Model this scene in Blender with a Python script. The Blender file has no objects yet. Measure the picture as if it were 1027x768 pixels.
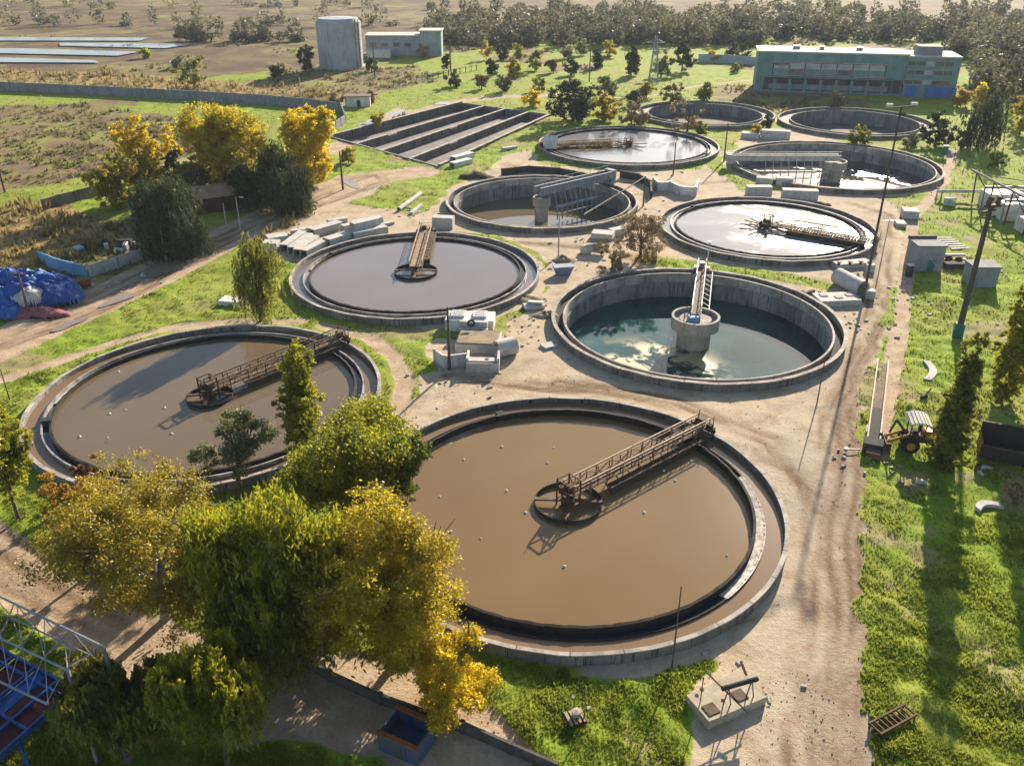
import bpy, math, random
import numpy as np
from mathutils import Vector, Matrix, noise as mnoise
rnd = random.Random(7)
rng = np.random.default_rng(11)
SC = bpy.context.scene
COL = SC.collection
R = math.radians
# ------------------------------------------------------------------ camera and the map from photo points to the ground
FPX, PITCH, HC = 871.6, R(27.5356), 48.4
def G(u, v, z=0.0):
    a = (u-513.5)/FPX; b = (v-384)/FPX
    dy = math.cos(PITCH)-b*math.sin(PITCH); dz = -math.sin(PITCH)-b*math.cos(PITCH)
    t = (z-HC)/dz
    return Vector((a*t, dy*t, z))
def px_of(x, y, z):
    zz = z-HC
    zc = y*math.cos(PITCH)-zz*math.sin(PITCH); yc = -(y*math.sin(PITCH)+zz*math.cos(PITCH))
    return 513.5+FPX*x/zc, 384+FPX*yc/zc
def height_at(u, v, vt):
    b = G(u, v); lo, hi = 0.0, 70.0
    for _ in range(40):
        m = (lo+hi)/2
        if px_of(b.x, b.y, m)[1] > vt: lo = m
        else: hi = m
    return lo
def mpp(p):            # metres per photo pixel at a point
    return (p.y*math.cos(PITCH)-(p.z-HC)*math.sin(PITCH))/FPX
cam = bpy.data.cameras.new('camera'); cam.sensor_width = 36; cam.sensor_fit = 'HORIZONTAL'
cam.lens = FPX/1027*36; cam.clip_start = .5; cam.clip_end = 20000
co = bpy.data.objects.new('camera', cam); COL.objects.link(co)
co.location = (0, 0, HC); co.rotation_euler = (math.pi/2-PITCH, 0, 0); SC.camera = co

# ------------------------------------------------------------------ light
SUN_EL, SUN_AZ = R(21.5), R(24)
sd = Vector((math.sin(SUN_AZ)*math.cos(SUN_EL), math.cos(SUN_AZ)*math.cos(SUN_EL), math.sin(SUN_EL)))
sl = bpy.data.lights.new('sun', 'SUN'); sl.energy = 5.0; sl.angle = R(.6); sl.color = (1, .87, .70)
so = bpy.data.objects.new('sun', sl); COL.objects.link(so); so.rotation_euler = sd.to_track_quat('Z', 'Y').to_euler()
W = bpy.data.worlds.new('World'); SC.world = W; W.use_nodes = True
wn = W.node_tree; sky = wn.nodes.new('ShaderNodeTexSky'); sky.sky_type = 'NISHITA'; sky.sun_disc = False
sky.sun_elevation = SUN_EL; sky.sun_rotation = SUN_AZ; sky.air_density = 1.0; sky.dust_density = .7; sky.ozone_density = 1.0
bg = wn.nodes['Background']; wn.links.new(sky.outputs[0], bg.inputs[0]); bg.inputs[1].default_value = .076
SC.view_settings.view_transform = 'Standard'; SC.view_settings.look = 'None'; SC.view_settings.exposure = 1.36; SC.view_settings.gamma = 1
SC.view_settings.use_curve_mapping = False
SC.cycles.use_denoising = True
SC.cycles.max_bounces = 6; SC.cycles.diffuse_bounces = 2; SC.cycles.glossy_bounces = 3; SC.cycles.transmission_bounces = 4
SC.cycles.volume_bounces = 0; SC.cycles.use_adaptive_sampling = True; SC.cycles.adaptive_threshold = .015
SC.cycles.sample_clamp_indirect = 6

# ------------------------------------------------------------------ materials
class NT:
    def __init__(s, name):
        s.m = bpy.data.materials.new(name); s.m.use_nodes = True; s.t = s.m.node_tree
        s.b = s.t.nodes['Principled BSDF']; s.out = s.t.nodes['Material Output']
    def n(s, ty, **k):
        x = s.t.nodes.new(ty)
        for a, b in k.items():
            if a.startswith('i_'): x.inputs[a[2:].replace('_', ' ')].default_value = b
            else: setattr(x, a, b)
        return x
    def l(s, a, b): s.t.links.new(a, b)
    def noise(s, scale, detail=4, rough=.6, vec=None, dist=0):
        x = s.n('ShaderNodeTexNoise'); x.inputs['Scale'].default_value = scale; x.inputs['Detail'].default_value = detail
        x.inputs['Roughness'].default_value = rough; x.inputs['Distortion'].default_value = dist
        if vec is not None: s.l(vec, x.inputs['Vector'])
        return x.outputs['Fac']
    def ramp(s, fac, a, b):
        x = s.n('ShaderNodeMapRange', interpolation_type='SMOOTHSTEP'); x.inputs[1].default_value = a; x.inputs[2].default_value = b
        s.l(fac, x.inputs[0]); return x.outputs[0]
    def mix(s, f, a, b, blend='MIX'):
        x = s.n('ShaderNodeMix', data_type='RGBA', blend_type=blend)
        for i, v in ((0, f), (6, a), (7, b)):
            if isinstance(v, (int, float)): x.inputs[i].default_value = v
            elif isinstance(v, tuple): x.inputs[i].default_value = v if len(v) == 4 else (*v, 1)
            else: s.l(v, x.inputs[i])
        return x.outputs[2]
    def math(s, op, a, b=None, c=None, clamp=False):
        x = s.n('ShaderNodeMath', operation=op, use_clamp=clamp)
        for i, v in enumerate((a, b, c)):
            if v is None: continue
            if isinstance(v, (int, float)): x.inputs[i].default_value = v
            else: s.l(v, x.inputs[i])
        return x.outputs[0]
    def bump(s, h, strength, dist=.1):
        x = s.n('ShaderNodeBump'); x.inputs['Strength'].default_value = strength; x.inputs['Distance'].default_value = dist
        s.l(h, x.inputs['Height']); s.l(x.outputs[0], s.b.inputs['Normal'])
MATS = {}
def mat(name, c1, c2=None, scale=.6, rough=.85, bump=.3, streak=0, fine=6., metal=0, spec=.3, dirt=None, joints=0):
    """weathered solid: two tones by broad noise, a fine grain, and runs of dirt down vertical faces"""
    if name in MATS: return MATS[name]
    q = NT(name); tc = q.n('ShaderNodeTexCoord'); geo = q.n('ShaderNodeNewGeometry'); v = geo.outputs['Position']
    c2 = c2 or tuple(x*.72 for x in c1)
    a = q.ramp(q.noise(scale, 6, .65, v), .38, .64)
    col = q.mix(a, c1, c2)
    g = q.ramp(q.noise(fine, 3, .7, v), .35, .75)
    col = q.mix(q.math('MULTIPLY', g, .35), col, tuple(x*.55 for x in c2))
    if streak:
        mp = q.n('ShaderNodeMapping'); mp.inputs['Scale'].default_value = (1.3, 1.3, .12); q.l(v, mp.inputs[0])
        st = q.ramp(q.noise(1.6, 5, .7, mp.outputs[0]), .5, .68)
        sep = q.n('ShaderNodeSeparateXYZ'); q.l(geo.outputs['Normal'], sep.inputs[0])
        vert = q.ramp(q.math('ABSOLUTE', sep.outputs[2]), .7, .2)
        col = q.mix(q.math('MULTIPLY', q.math('MULTIPLY', st, vert), streak), col, dirt or tuple(x*.25 for x in c2))
    if joints:      # pour joints round a circular wall
        so_ = q.n('ShaderNodeSeparateXYZ'); q.l(tc.outputs['Object'], so_.inputs[0])
        an = q.math('MULTIPLY', q.math('ARCTAN2', so_.outputs[1], so_.outputs[0]), joints/6.28319)
        fr = q.math('ABSOLUTE', q.math('SUBTRACT', q.math('FRACT', an), .5)); sl_ = q.n('ShaderNodeTexWhiteNoise', noise_dimensions='1D'); q.l(q.math('FLOOR', an), sl_.inputs['W'])
        col = q.mix(q.math('MULTIPLY', sl_.outputs['Value'], .45), col, tuple(x*.6 for x in c2))
        col = q.mix(q.math('MULTIPLY', q.ramp(fr, .478, .494), .8), col, tuple(x*.18 for x in c2))
    q.l(col, q.b.inputs['Base Color']); q.b.inputs['Roughness'].default_value = rough; q.b.inputs['Metallic'].default_value = metal
    q.b.inputs['Specular IOR Level'].default_value = spec
    if bump: q.bump(q.noise(fine*1.6, 4, .7, v), bump, .05)
    MATS[name] = q.m; return q.m
def water_mat(name, base, base2=None, rough=.06, ripple=.04, scale=.12, scum=None, lo=.5, hi=.66, spec=.5, spot=None):
    if name in MATS: return MATS[name]
    q = NT(name); geo = q.n('ShaderNodeNewGeometry'); v = geo.outputs['Position']
    col = q.mix(q.ramp(q.noise(scale*.35, 3, .5, v), .35, .65), base, base2 or base)
    r = rough
    if scum:
        f = q.math('MULTIPLY', q.ramp(q.noise(scale, 7, .62, v, .6), lo, hi), .9)
        if spot:      # scum drifted together round one place
            dn = q.n('ShaderNodeVectorMath', operation='DISTANCE'); q.l(v, dn.inputs[0]); dn.inputs[1].default_value = spot[:3]
            f = q.math('MULTIPLY', f, q.ramp(dn.outputs['Value'], spot[3], spot[3]*.35))
        col = q.mix(f, col, scum)
        rr = q.n('ShaderNodeMapRange'); q.l(f, rr.inputs[0]); rr.inputs[3].default_value = rough; rr.inputs[4].default_value = .6; q.l(rr.outputs[0], q.b.inputs['Roughness'])
    else: q.b.inputs['Roughness'].default_value = rough
    q.l(col, q.b.inputs['Base Color']); q.b.inputs['IOR'].default_value = 1.33; q.b.inputs['Specular IOR Level'].default_value = spec
    q.bump(q.noise(2.2, 3, .5, v), ripple, .08)
    MATS[name] = q.m; return q.m
def leaf_mat(name, cols, trans=.45, clump=.35):
    """leaves: hue varies leaf by leaf and clump by clump; light passes through"""
    if name in MATS: return MATS[name]
    q = NT(name); geo = q.n('ShaderNodeNewGeometry')
    f = q.math('ADD', q.math('MULTIPLY', geo.outputs['Random Per Island'], .45), q.math('MULTIPLY', q.ramp(q.noise(clump, 3, .6, geo.outputs['Position']), .3, .7), .55))
    cr = q.n('ShaderNodeValToRGB'); q.l(f, cr.inputs[0])
    el = cr.color_ramp.elements
    for i, c in enumerate(cols):
        p = i/(len(cols)-1)
        e = el[0] if i == 0 else (el[1] if i == len(cols)-1 else el.new(p))
        e.position = p; e.color = (*c, 1)
    di = q.n('ShaderNodeBsdfDiffuse'); tr = q.n('ShaderNodeBsdfTranslucent'); ms = q.n('ShaderNodeMixShader'); ms.inputs[0].default_value = trans
    gl = q.n('ShaderNodeBsdfGlossy'); gl.inputs['Roughness'].default_value = .45; m2 = q.n('ShaderNodeMixShader'); m2.inputs[0].default_value = .03
    q.l(cr.outputs[0], di.inputs[0]); q.l(cr.outputs[0], tr.inputs[0]); q.l(di.outputs[0], ms.inputs[1]); q.l(tr.outputs[0], ms.inputs[2])
    q.l(ms.outputs[0], m2.inputs[1]); q.l(gl.outputs[0], m2.inputs[2]); q.l(m2.outputs[0], q.out.inputs[0])
    MATS[name] = q.m; return q.m

M_CONC = mat('weathered concrete', (.40, .36, .30), (.29, .26, .22), .5, .9, .4, .5)
M_WALL = mat('stained tank wall', (.27, .25, .225), (.14, .13, .115), .35, .9, .5, .95, dirt=(.03, .028, .024), joints=44)
M_RIM = mat('worn rim concrete', (.50, .45, .38), (.27, .235, .20), .55, .9, .5, joints=31)
M_INNER = mat('inner tank concrete', (.30, .29, .27), (.17, .165, .15), .25, .9, .5, .95, dirt=(.06, .055, .05), joints=36)
M_BEAM = mat('precast concrete', (.52, .49, .44), (.40, .38, .35), .9, .9, .3, .3)
M_ALGAE = mat('black algae crust', (.035, .030, .024), (.018, .016, .014), 1.5, .95, .8)
M_LIP = mat('wet lip concrete', (.42, .40, .37), (.16, .15, .14), .8, .6, .4)
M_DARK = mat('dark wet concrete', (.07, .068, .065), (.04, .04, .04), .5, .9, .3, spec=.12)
M_RUST = mat('rusted steel', (.13, .065, .035), (.06, .035, .025), 1.2, .8, .4)
M_RAIL = mat('sunbleached rusty rail', (.42, .30, .19), (.26, .16, .09), 1.5, .7, .2)
M_WHITE = mat('old white paint', (.68, .66, .61), (.50, .47, .42), .8, .6, .2, .3)
M_STEEL = mat('galvanised steel', (.34, .35, .36), (.24, .25, .26), 1.0, .5, .1, metal=.4)
M_BLUE = mat('blue painted steel', (.02, .10, .33), (.015, .06, .20), 1.0, .5, .1)
M_RED = mat('dark red panel', (.09, .02, .018), (.05, .012, .012), .8, .7, .1)
M_WOOD = mat('grey pole wood', (.13, .105, .085), (.08, .065, .055), 1.5, .9, .3, .3)
M_TEAL = mat('teal paint', (.03, .16, .17), (.02, .10, .11), 1, .7, .1)
M_BROWN = mat('brown roof felt', (.19, .12, .08), (.12, .08, .055), .7, .9, .4)
M_YEL = mat('yellow machine paint', (.50, .24, .02), (.30, .14, .02), 1.5, .5, .1)
M_TYRE = mat('black rubber', (.02, .02, .02), (.03, .028, .025), 2, .9, .2)
M_SOIL = mat('dry clay soil', (.33, .25, .16), (.22, .16, .10), .6, .95, .6)
M_BARK = mat('tree bark', (.12, .095, .07), (.07, .055, .042), 1.5, .95, .6)
M_PALEBARK = mat('pale plane bark', (.42, .37, .30), (.20, .17, .13), 1.2, .9, .4)

# ------------------------------------------------------------------ mesh helpers
class MB:
    def __init__(s): s.v = []; s.f = []
    def add(s, vs, fs):
        o = len(s.v); s.v += [tuple(x) for x in vs]; s.f += [tuple(i+o for i in f) for f in fs]; return s
    def box(s, c, size, rz=0, rx=0, ry=0, M=None):
        x, y, z = (k/2 for k in size)
        p = [Vector((a*x, b*y, d*z)) for d in (-1, 1) for a, b in ((-1, -1), (1, -1), (1, 1), (-1, 1))]
        m = Matrix.Rotation(rz, 3, 'Z') @ Matrix.Rotation(ry, 3, 'Y') @ Matrix.Rotation(rx, 3, 'X')
        p = [m @ q+Vector(c) for q in p]
        if M: p = [M @ q for q in p]
        return s.add(p, [(0, 3, 2, 1), (4, 5, 6, 7), (0, 1, 5, 4), (1, 2, 6, 5), (2, 3, 7, 6), (3, 0, 4, 7)])
    def bar(s, a, b, w, h=None, up=(0, 0, 1)):
        a, b = Vector(a), Vector(b); d = (b-a)
        if d.length < 1e-6: return s
        d.normalize(); u = Vector(up)
        if abs(d.dot(u)) > .98: u = Vector((1, 0, 0))
        sx = d.cross(u).normalized(); sz = sx.cross(d); h = h or w; p = []
        for q in (a, b):
            for i, j in ((-1, -1), (1, -1), (1, 1), (-1, 1)): p.append(q+sx*(i*w/2)+sz*(j*h/2))
        return s.add(p, [(0, 3, 2, 1), (4, 5, 6, 7), (0, 1, 5, 4), (1, 2, 6, 5), (2, 3, 7, 6), (3, 0, 4, 7)])
    def tube(s, pts, rad, n=8, cap=True):
        pts = [Vector(p) for p in pts]
        if not hasattr(rad, '__len__'): rad = [rad]*len(pts)
        o = len(s.v); k = len(pts); up = Vector((0, 0, 1))
        for i, p in enumerate(pts):
            d = (pts[min(i+1, k-1)]-pts[max(i-1, 0)]).normalized()
            u = up if abs(d.z) < .95 else Vector((1, 0, 0))
            sx = d.cross(u).normalized(); sz = sx.cross(d)
            for j in range(n):
                t = 2*math.pi*j/n; s.v.append(tuple(p+sx*(math.cos(t)*rad[i])+sz*(math.sin(t)*rad[i])))
        for i in range(k-1):
            for j in range(n):
                a = o+i*n+j; b = o+i*n+(j+1) % n; s.f.append((a, b, b+n, a+n))
        if cap: s.f.append(tuple(o+j for j in range(n))[::-1]); s.f.append(tuple(o+(k-1)*n+j for j in range(n)))
        return s
    def lathe(s, prof, n=48, c=(0, 0, 0), close=False, a0=0, a1=2*math.pi, cap=False, wob=None):
        o = len(s.v); full = abs(a1-a0-2*math.pi) < 1e-6; m = n if full else n+1; k = len(prof)
        for i in range(m):
            t = a0+(a1-a0)*i/n
            for j, (r, z) in enumerate(prof):
                dz = wob(t, j) if wob else 0
                s.v.append((c[0]+math.cos(t)*r, c[1]+math.sin(t)*r, c[2]+z+dz))
        for i in range(n):
            a = o+i*k; b = o+((i+1) % m)*k
            for j in range(k if close else k-1):
                s.f.append((a+j, b+j, b+(j+1) % k, a+(j+1) % k))
        if cap: s.f.append(tuple(o+i*k+k-1 for i in range(m)))
        return s
    def prism(s, poly, z0, z1):
        n = len(poly); vs = [(p[0], p[1], z0) for p in poly]+[(p[0], p[1], z1) for p in poly]
        area = sum(poly[i][0]*poly[(i+1) % n][1]-poly[(i+1) % n][0]*poly[i][1] for i in range(n))
        fs = [tuple(range(n))[::-1], tuple(range(n, 2*n))]+[(i, (i+1) % n, n+(i+1) % n, n+i) for i in range(n)]
        if area < 0: fs = [f[::-1] for f in fs]
        return s.add(vs, fs)
    def build(s, name, m, parent=None, smooth=None, bevel=0):
        me = bpy.data.meshes.new(name); me.from_pydata(s.v, [], s.f); me.materials.append(m)
        if smooth is not None:
            me.polygons.foreach_set('use_smooth', [True]*len(me.polygons)); me.set_sharp_from_angle(angle=R(smooth))
        me.update(); o = bpy.data.objects.new(name, me); COL.objects.link(o)
        if parent: o.parent = parent
        if bevel:
            b = o.modifiers.new('bevel', 'BEVEL'); b.width = bevel; b.segments = 1; b.limit_method = 'ANGLE'
        return o
def tag(o, label, cat, group=None, kind=None):
    o['label'] = label; o['category'] = cat
    if group: o['group'] = group
    if kind: o['kind'] = kind
    return o
def thing(name, label, cat, loc=(0, 0, 0), rz=0, group=None):
    o = bpy.data.objects.new(name, None); COL.objects.link(o); o.location = loc; o.rotation_euler = (0, 0, rz); o.empty_display_size = .5
    return tag(o, label, cat, group)
def struct(o, kind='structure'): o['kind'] = kind; return o
def fast_mesh(name, V, k, m, parent=None):
    """V: (n*k, 3) vertices, every k in a row make one face"""
    V = np.asarray(V, dtype=np.float32).reshape(-1, 3); nf = len(V)//k
    me = bpy.data.meshes.new(name); me.vertices.add(len(V)); me.vertices.foreach_set('co', V.ravel())
    me.loops.add(len(V)); me.loops.foreach_set('vertex_index', np.arange(len(V), dtype=np.int32))
    me.polygons.add(nf); me.polygons.foreach_set('loop_start', np.arange(0, len(V), k, dtype=np.int32))
    me.materials.append(m); me.update(calc_edges=True)
    o = bpy.data.objects.new(name, me); COL.objects.link(o)
    if parent: o.parent = parent
    return o

# ------------------------------------------------------------------ value noise (numpy)
def vnoise(x, y, seed=0):
    xi = np.floor(x).astype(np.int64); yi = np.floor(y).astype(np.int64); fx = x-xi; fy = y-yi
    fx = fx*fx*(3-2*fx); fy = fy*fy*(3-2*fy)
    def h(a, b):
        n = (a*374761393+b*668265263+seed*1442695041) & 0x7fffffff
        n = ((n ^ (n >> 13))*1274126177) & 0x7fffffff
        return ((n ^ (n >> 16)) & 0xffff)/65535.
    return (h(xi, yi)*(1-fx)+h(xi+1, yi)*fx)*(1-fy)+(h(xi, yi+1)*(1-fx)+h(xi+1, yi+1)*fx)*fy
def fbm(x, y, s, o=4, seed=0, g=.5):
    t = 0; a = 1; n = 0
    for i in range(o):
        t = t+a*vnoise(x/s*2**i, y/s*2**i, seed+i*17); n += a; a *= g
    return t/n
def seg_dist(X, Y, P):
    d = np.full(X.shape, 1e9); side = np.zeros(X.shape)
    for (ax, ay), (bx, by) in zip(P[:-1], P[1:]):
        vx, vy = bx-ax, by-ay; L = vx*vx+vy*vy+1e-9
        t = np.clip(((X-ax)*vx+(Y-ay)*vy)/L, 0, 1); dx = X-ax-t*vx; dy = Y-ay-t*vy; q = np.hypot(dx, dy)
        sg = np.sign(vx*dy-vy*dx); m = q < d; d = np.where(m, q, d); side = np.where(m, sg, side)
    return d, side
def inside(X, Y, P):
    c = np.zeros(X.shape, bool); n = len(P)
    for i in range(n):
        (ax, ay), (bx, by) = P[i], P[(i+1) % n]
        if ay == by: continue
        c ^= ((ay > Y) != (by > Y)) & (X < (bx-ax)*(Y-ay)/(by-ay)+ax)
    return c
def poly_sd(X, Y, P):      # signed distance, positive inside
    d, _ = seg_dist(X, Y, list(P)+[P[0]]); return np.where(inside(X, Y, P), d, -d)
def W2(pts): return [tuple(G(u, v))[:2] for u, v in pts]

# ------------------------------------------------------------------ where the tanks stand: centre, radius
TK = {'A': (5.3, 67.5, 20.0), 'B': (-34.9, 88.3, 19.6), 'C': (-15.1, 129.3, 19.4), 'D': (25.3, 110.3, 19.8), 'E': (46.0, 152.5, 19.1),
      'F': (5.9, 169.7, 19.0), 'G': (29.0, 220.1, 22.4), 'H': (73.7, 200.0, 23.4), 'I': (56.4, 262.0, 20.0), 'J': (96.0, 250.0, 20.8)}
BASIN = [tuple(G(*p))[:2] for p in ((331, 138), (463, 104), (553, 116), (440, 168))]

# ------------------------------------------------------------------ ground: one sheet, cut out under the tanks, parted into ground, yard and roads
def axis(lo, fine, step, grow, hi):
    a = [lo]
    while a[-1] < hi:
        d = step if abs(a[-1]) < fine else step+(abs(a[-1])-fine)*grow
        a.append(a[-1]+d)
    return a
xp = axis(0, 62, .42, .022, 7000); XS = np.array([-v for v in xp[:0:-1]]+xp)
YS = [20.0]
while YS[-1] < 9000: YS.append(YS[-1]+max(.36, YS[-1]*.0047 if YS[-1] < 760 else YS[-1]*.06))
YS = np.array(YS)
XG, YG = np.meshgrid(XS, YS)
DX = np.gradient(XS)[None, :]; DY = np.gradient(YS)[:, None]; SP = np.maximum(DX, DY)+0*XG
HOLE = np.zeros(XG.shape, bool)
for k, (cx, cy, r) in TK.items():
    d = np.hypot(XG-cx, YG-cy); rr = r-.25
    s = (np.abs(d-rr) < SP*.55) & (d > 1)
    f = np.where(s, rr/np.maximum(d, 1e-6), 1.0)
    XG = np.where(s, cx+(XG-cx)*f, XG); YG = np.where(s, cy+(YG-cy)*f, YG)
    HOLE |= np.hypot(XG-cx, YG-cy) <= rr+1e-4
HOLE |= poly_sd(XG, YG, BASIN) > -.15
YARD = W2([(395,452),(430,392),(446,374),(424,352),(438,339),(498,345),(520,318),(548,292),(545,258),(500,236),(430,231),(408,221),(440,205),(449,188),(490,170),(505,155),(535,150),(540,165),(620,172),(700,170),(720,152),(738,150),(742,140),(760,130),(800,128),(860,138),(700,160),(745,190),(850,192),(895,203),(905,214),(908,240),(899,280),(893,310),(880,350),(864,400),(860,440),(862,520),(861,600),(862,725),(863,800),(686,800),(699,725),(690,695),(718,668),(600,560),(450,480)])
ROADS = [([(-60,372),(0,345),(60,318),(130,287),(180,262),(240,232),(290,208),(330,190),(375,178),(420,172)], 10),
         ([(335,152),(360,132),(385,122),(420,113),(450,103),(500,97),(560,95)], 6),
         ([(-40,392),(0,381),(60,362),(120,342),(170,329),(240,322),(300,322)], 2.0),
         ([(325,327),(370,338),(395,358),(408,385),(400,412)], 2.4),
         ([(-60,520),(0,566),(60,600),(130,640),(200,682),(300,705),(380,720)], 6.2),
         ([(260,700),(330,690),(420,715),(470,760)], 8),
         ([(958,150),(944,185),(932,200),(915,218),(912,250),(907,290),(903,330),(895,372),(885,420),(880,455)], 2.2),
         ([(560,95),(640,99),(700,86),(755,80)], 2.0), ([(640,170),(500,214),(460,222)], 3)]
LOTS = [[(285,233),(330,203),(400,211),(432,231),(400,234),(345,241),(300,262),(268,262)], [(338,176),(372,172),(395,182),(370,196),(340,205),(318,196)], [(345,138),(400,126),(420,113),(400,108),(372,118)], [(425,380),(444,372),(440,385),(415,425),(400,446),(392,440)]]
SCRUB = [W2([(-260,100),(0,106),(90,104),(180,119),(228,141),(150,172),(90,176),(50,186),(0,192),(-260,200)]), W2([(60,262),(110,225),(160,215),(195,240),(160,262),(110,275),(60,285),(-40,330),(-40,300)]), W2([(270,62),(330,72),(420,66),(440,82),(385,92),(370,104),(270,104)])]
DRY = [W2([(-200,203),(0,205),(60,203),(115,226),(128,240),(60,263),(0,276),(-200,300)]), W2([(-400,66),(0,71),(100,73),(200,79),(330,92),(372,103),(330,106),(200,92),(0,82),(-400,72)]),
       W2([(265,225),(335,190),(350,200),(300,230),(255,245)]), W2([(555,215),(660,205),(690,250),(640,268),(600,250)])]
PLOUGH = [W2([(150,47),(330,41),(500,41),(520,44),(330,55),(318,66),(200,76),(100,72),(60,66),(95,58)]), W2([(-900,20),(0,24),(300,28),(200,38),(-900,34)]), W2([(-1400,-45),(2400,-45),(2400,26),(430,26),(425,44),(330,58),(318,68),(200,78),(60,72),(-1400,64)])]
FIELD_STRIP = W2([(622,257),(645,255),(720,265),(800,275),(838,285),(832,291),(780,282),(700,273),(640,264)])
RUTS = [([(806,800),(812,680),(816,600),(822,500),(835,420),(860,360),(880,290)], .9), ([(838,800),(838,650),(838,540),(842,470),(852,400),(872,350)], .8), ([(848,800),(850,640),(852,520),(856,430)], .5), ([(770,455),(800,470),(822,510)], .5), ([(560,385),(680,405),(780,440),(820,490)], .7), ([(455,380),(520,385),(600,392)], .6), ([(880,290),(889,245),(890,215),(860,205)], .6), ([(440,240),(520,243),(600,250),(680,262)], .5), ([(505,165),(600,182),(700,185),(745,180)], .5),
        ([(-60,362),(0,338),(60,312),(130,281),(180,257),(240,228),(290,205),(330,187),(375,176)], .7), ([(-60,380),(0,351),(60,324),(130,292),(180,266),(240,235),(290,211),(330,193)], .7), ([(-60,530),(0,578),(60,612),(130,650)], .6), ([(-60,508),(0,553),(60,588),(130,628)], .6), ([(340,180),(375,176),(385,182),(350,196),(300,214)], .6), ([(355,134),(385,124),(420,115),(450,105)], .7)]
def soft(sd, w=.7): return np.clip(.5+sd/(2*w), 0, 1)
wob = (fbm(XG, YG, 3.0, 4, 3)-.5)*3.4
def zone(polys, wobk=1.0, w=.7):
    m = np.zeros(XG.shape)
    for P in polys: m = np.maximum(m, soft(poly_sd(XG, YG, P)+wob*wobk, w))
    return m
m_yard = zone([YARD]+[W2(p) for p in LOTS])
edge_right = None
m_yard = m_yard*(1-zone([FIELD_STRIP], .25))
for k in ('D', 'E', 'F', 'H', 'C', 'A'):      # trodden margin round the tanks in the yard
    cx, cy, r = TK[k]; d = np.hypot(XG-cx, YG-cy)-r
    g = soft(1.6-d+wob*.4, .6)
    if k == 'A': g = g*np.clip((XG-2)/6, 0, 1)
    if k == 'C': g = g*np.clip((XG+16)/6, 0, 1)
    m_yard = np.maximum(m_yard, g*.95)
m_road = np.zeros(XG.shape)
for P, w in ROADS:
    d, _ = seg_dist(XG, YG, W2(P)); m_road = np.maximum(m_road, soft(w/2-d+wob*.35, .5))
m_scrub_shade = zone(SCRUB, 1.6, 1.5); m_dry = zone(DRY, 1.4, 1.2); m_pl = zone(PLOUGH, 2.5, 4); m_scrub_shade = np.maximum(m_scrub_shade, np.clip((YG-232)/30, 0, 1)*np.clip(4.5*fbm(XG, YG, 26, 5, 52)-2.25, 0, .9))  # far meadow: brown patches also stand in for shadows and dark clumps
m_rut = np.zeros(XG.shape)
for P, w in RUTS:
    d, sd_ = seg_dist(XG, YG, W2(P)); d = d*sd_+(fbm(XG, YG, 14, 3, 15)-.5)*3.5
    for off in (-1.5, -.75, 0, .85, 1.6): m_rut = np.maximum(m_rut, np.exp(-((d-off*w)/.48)**2)*np.clip(2.6*fbm(XG+off*31, YG, 9, 3, 41)-.9, 0, .95))
bare = np.clip(fbm(XG, YG, 9, 5, 77)*3.2-1.62, 0, 1)*(YG < 230); bare = np.maximum(bare, .75*zone([W2([(875,575),(925,555),(945,610),(925,665),(890,650)]), W2([(895,480),(925,470),(915,510),(890,520)]), W2([(985,470),(1060,455),(1060,560),(1000,520)])], 2.0, 2)*np.clip(2.2*fbm(XG, YG, 4, 3, 19)-.5, 0, 1))          # worn patches in the grass
hard = np.clip(np.maximum(m_yard, m_road), 0, 1)
grassy = 1-hard
near_t = np.ones(XG.shape)
for k, (cx, cy, r) in TK.items(): near_t = np.minimum(near_t, np.clip((np.hypot(XG-cx, YG-cy)-r)/1.5, 0, 1))
ZG = grassy*near_t*(.55*(fbm(XG, YG, 1.7, 3, 5)-.40)+.5*(fbm(XG, YG, 8, 2, 9)-.5))*np.clip(2.2-SP, 0, 1)
ZG = ZG+hard*(.10*(fbm(XG, YG, 2.5, 4, 23)-.5)+.05*(fbm(XG, YG, .8, 2, 29)-.5))*near_t-m_rut*hard*.07*near_t
ZG = np.where(m_road > .5, ZG-.05*near_t, ZG)
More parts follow.
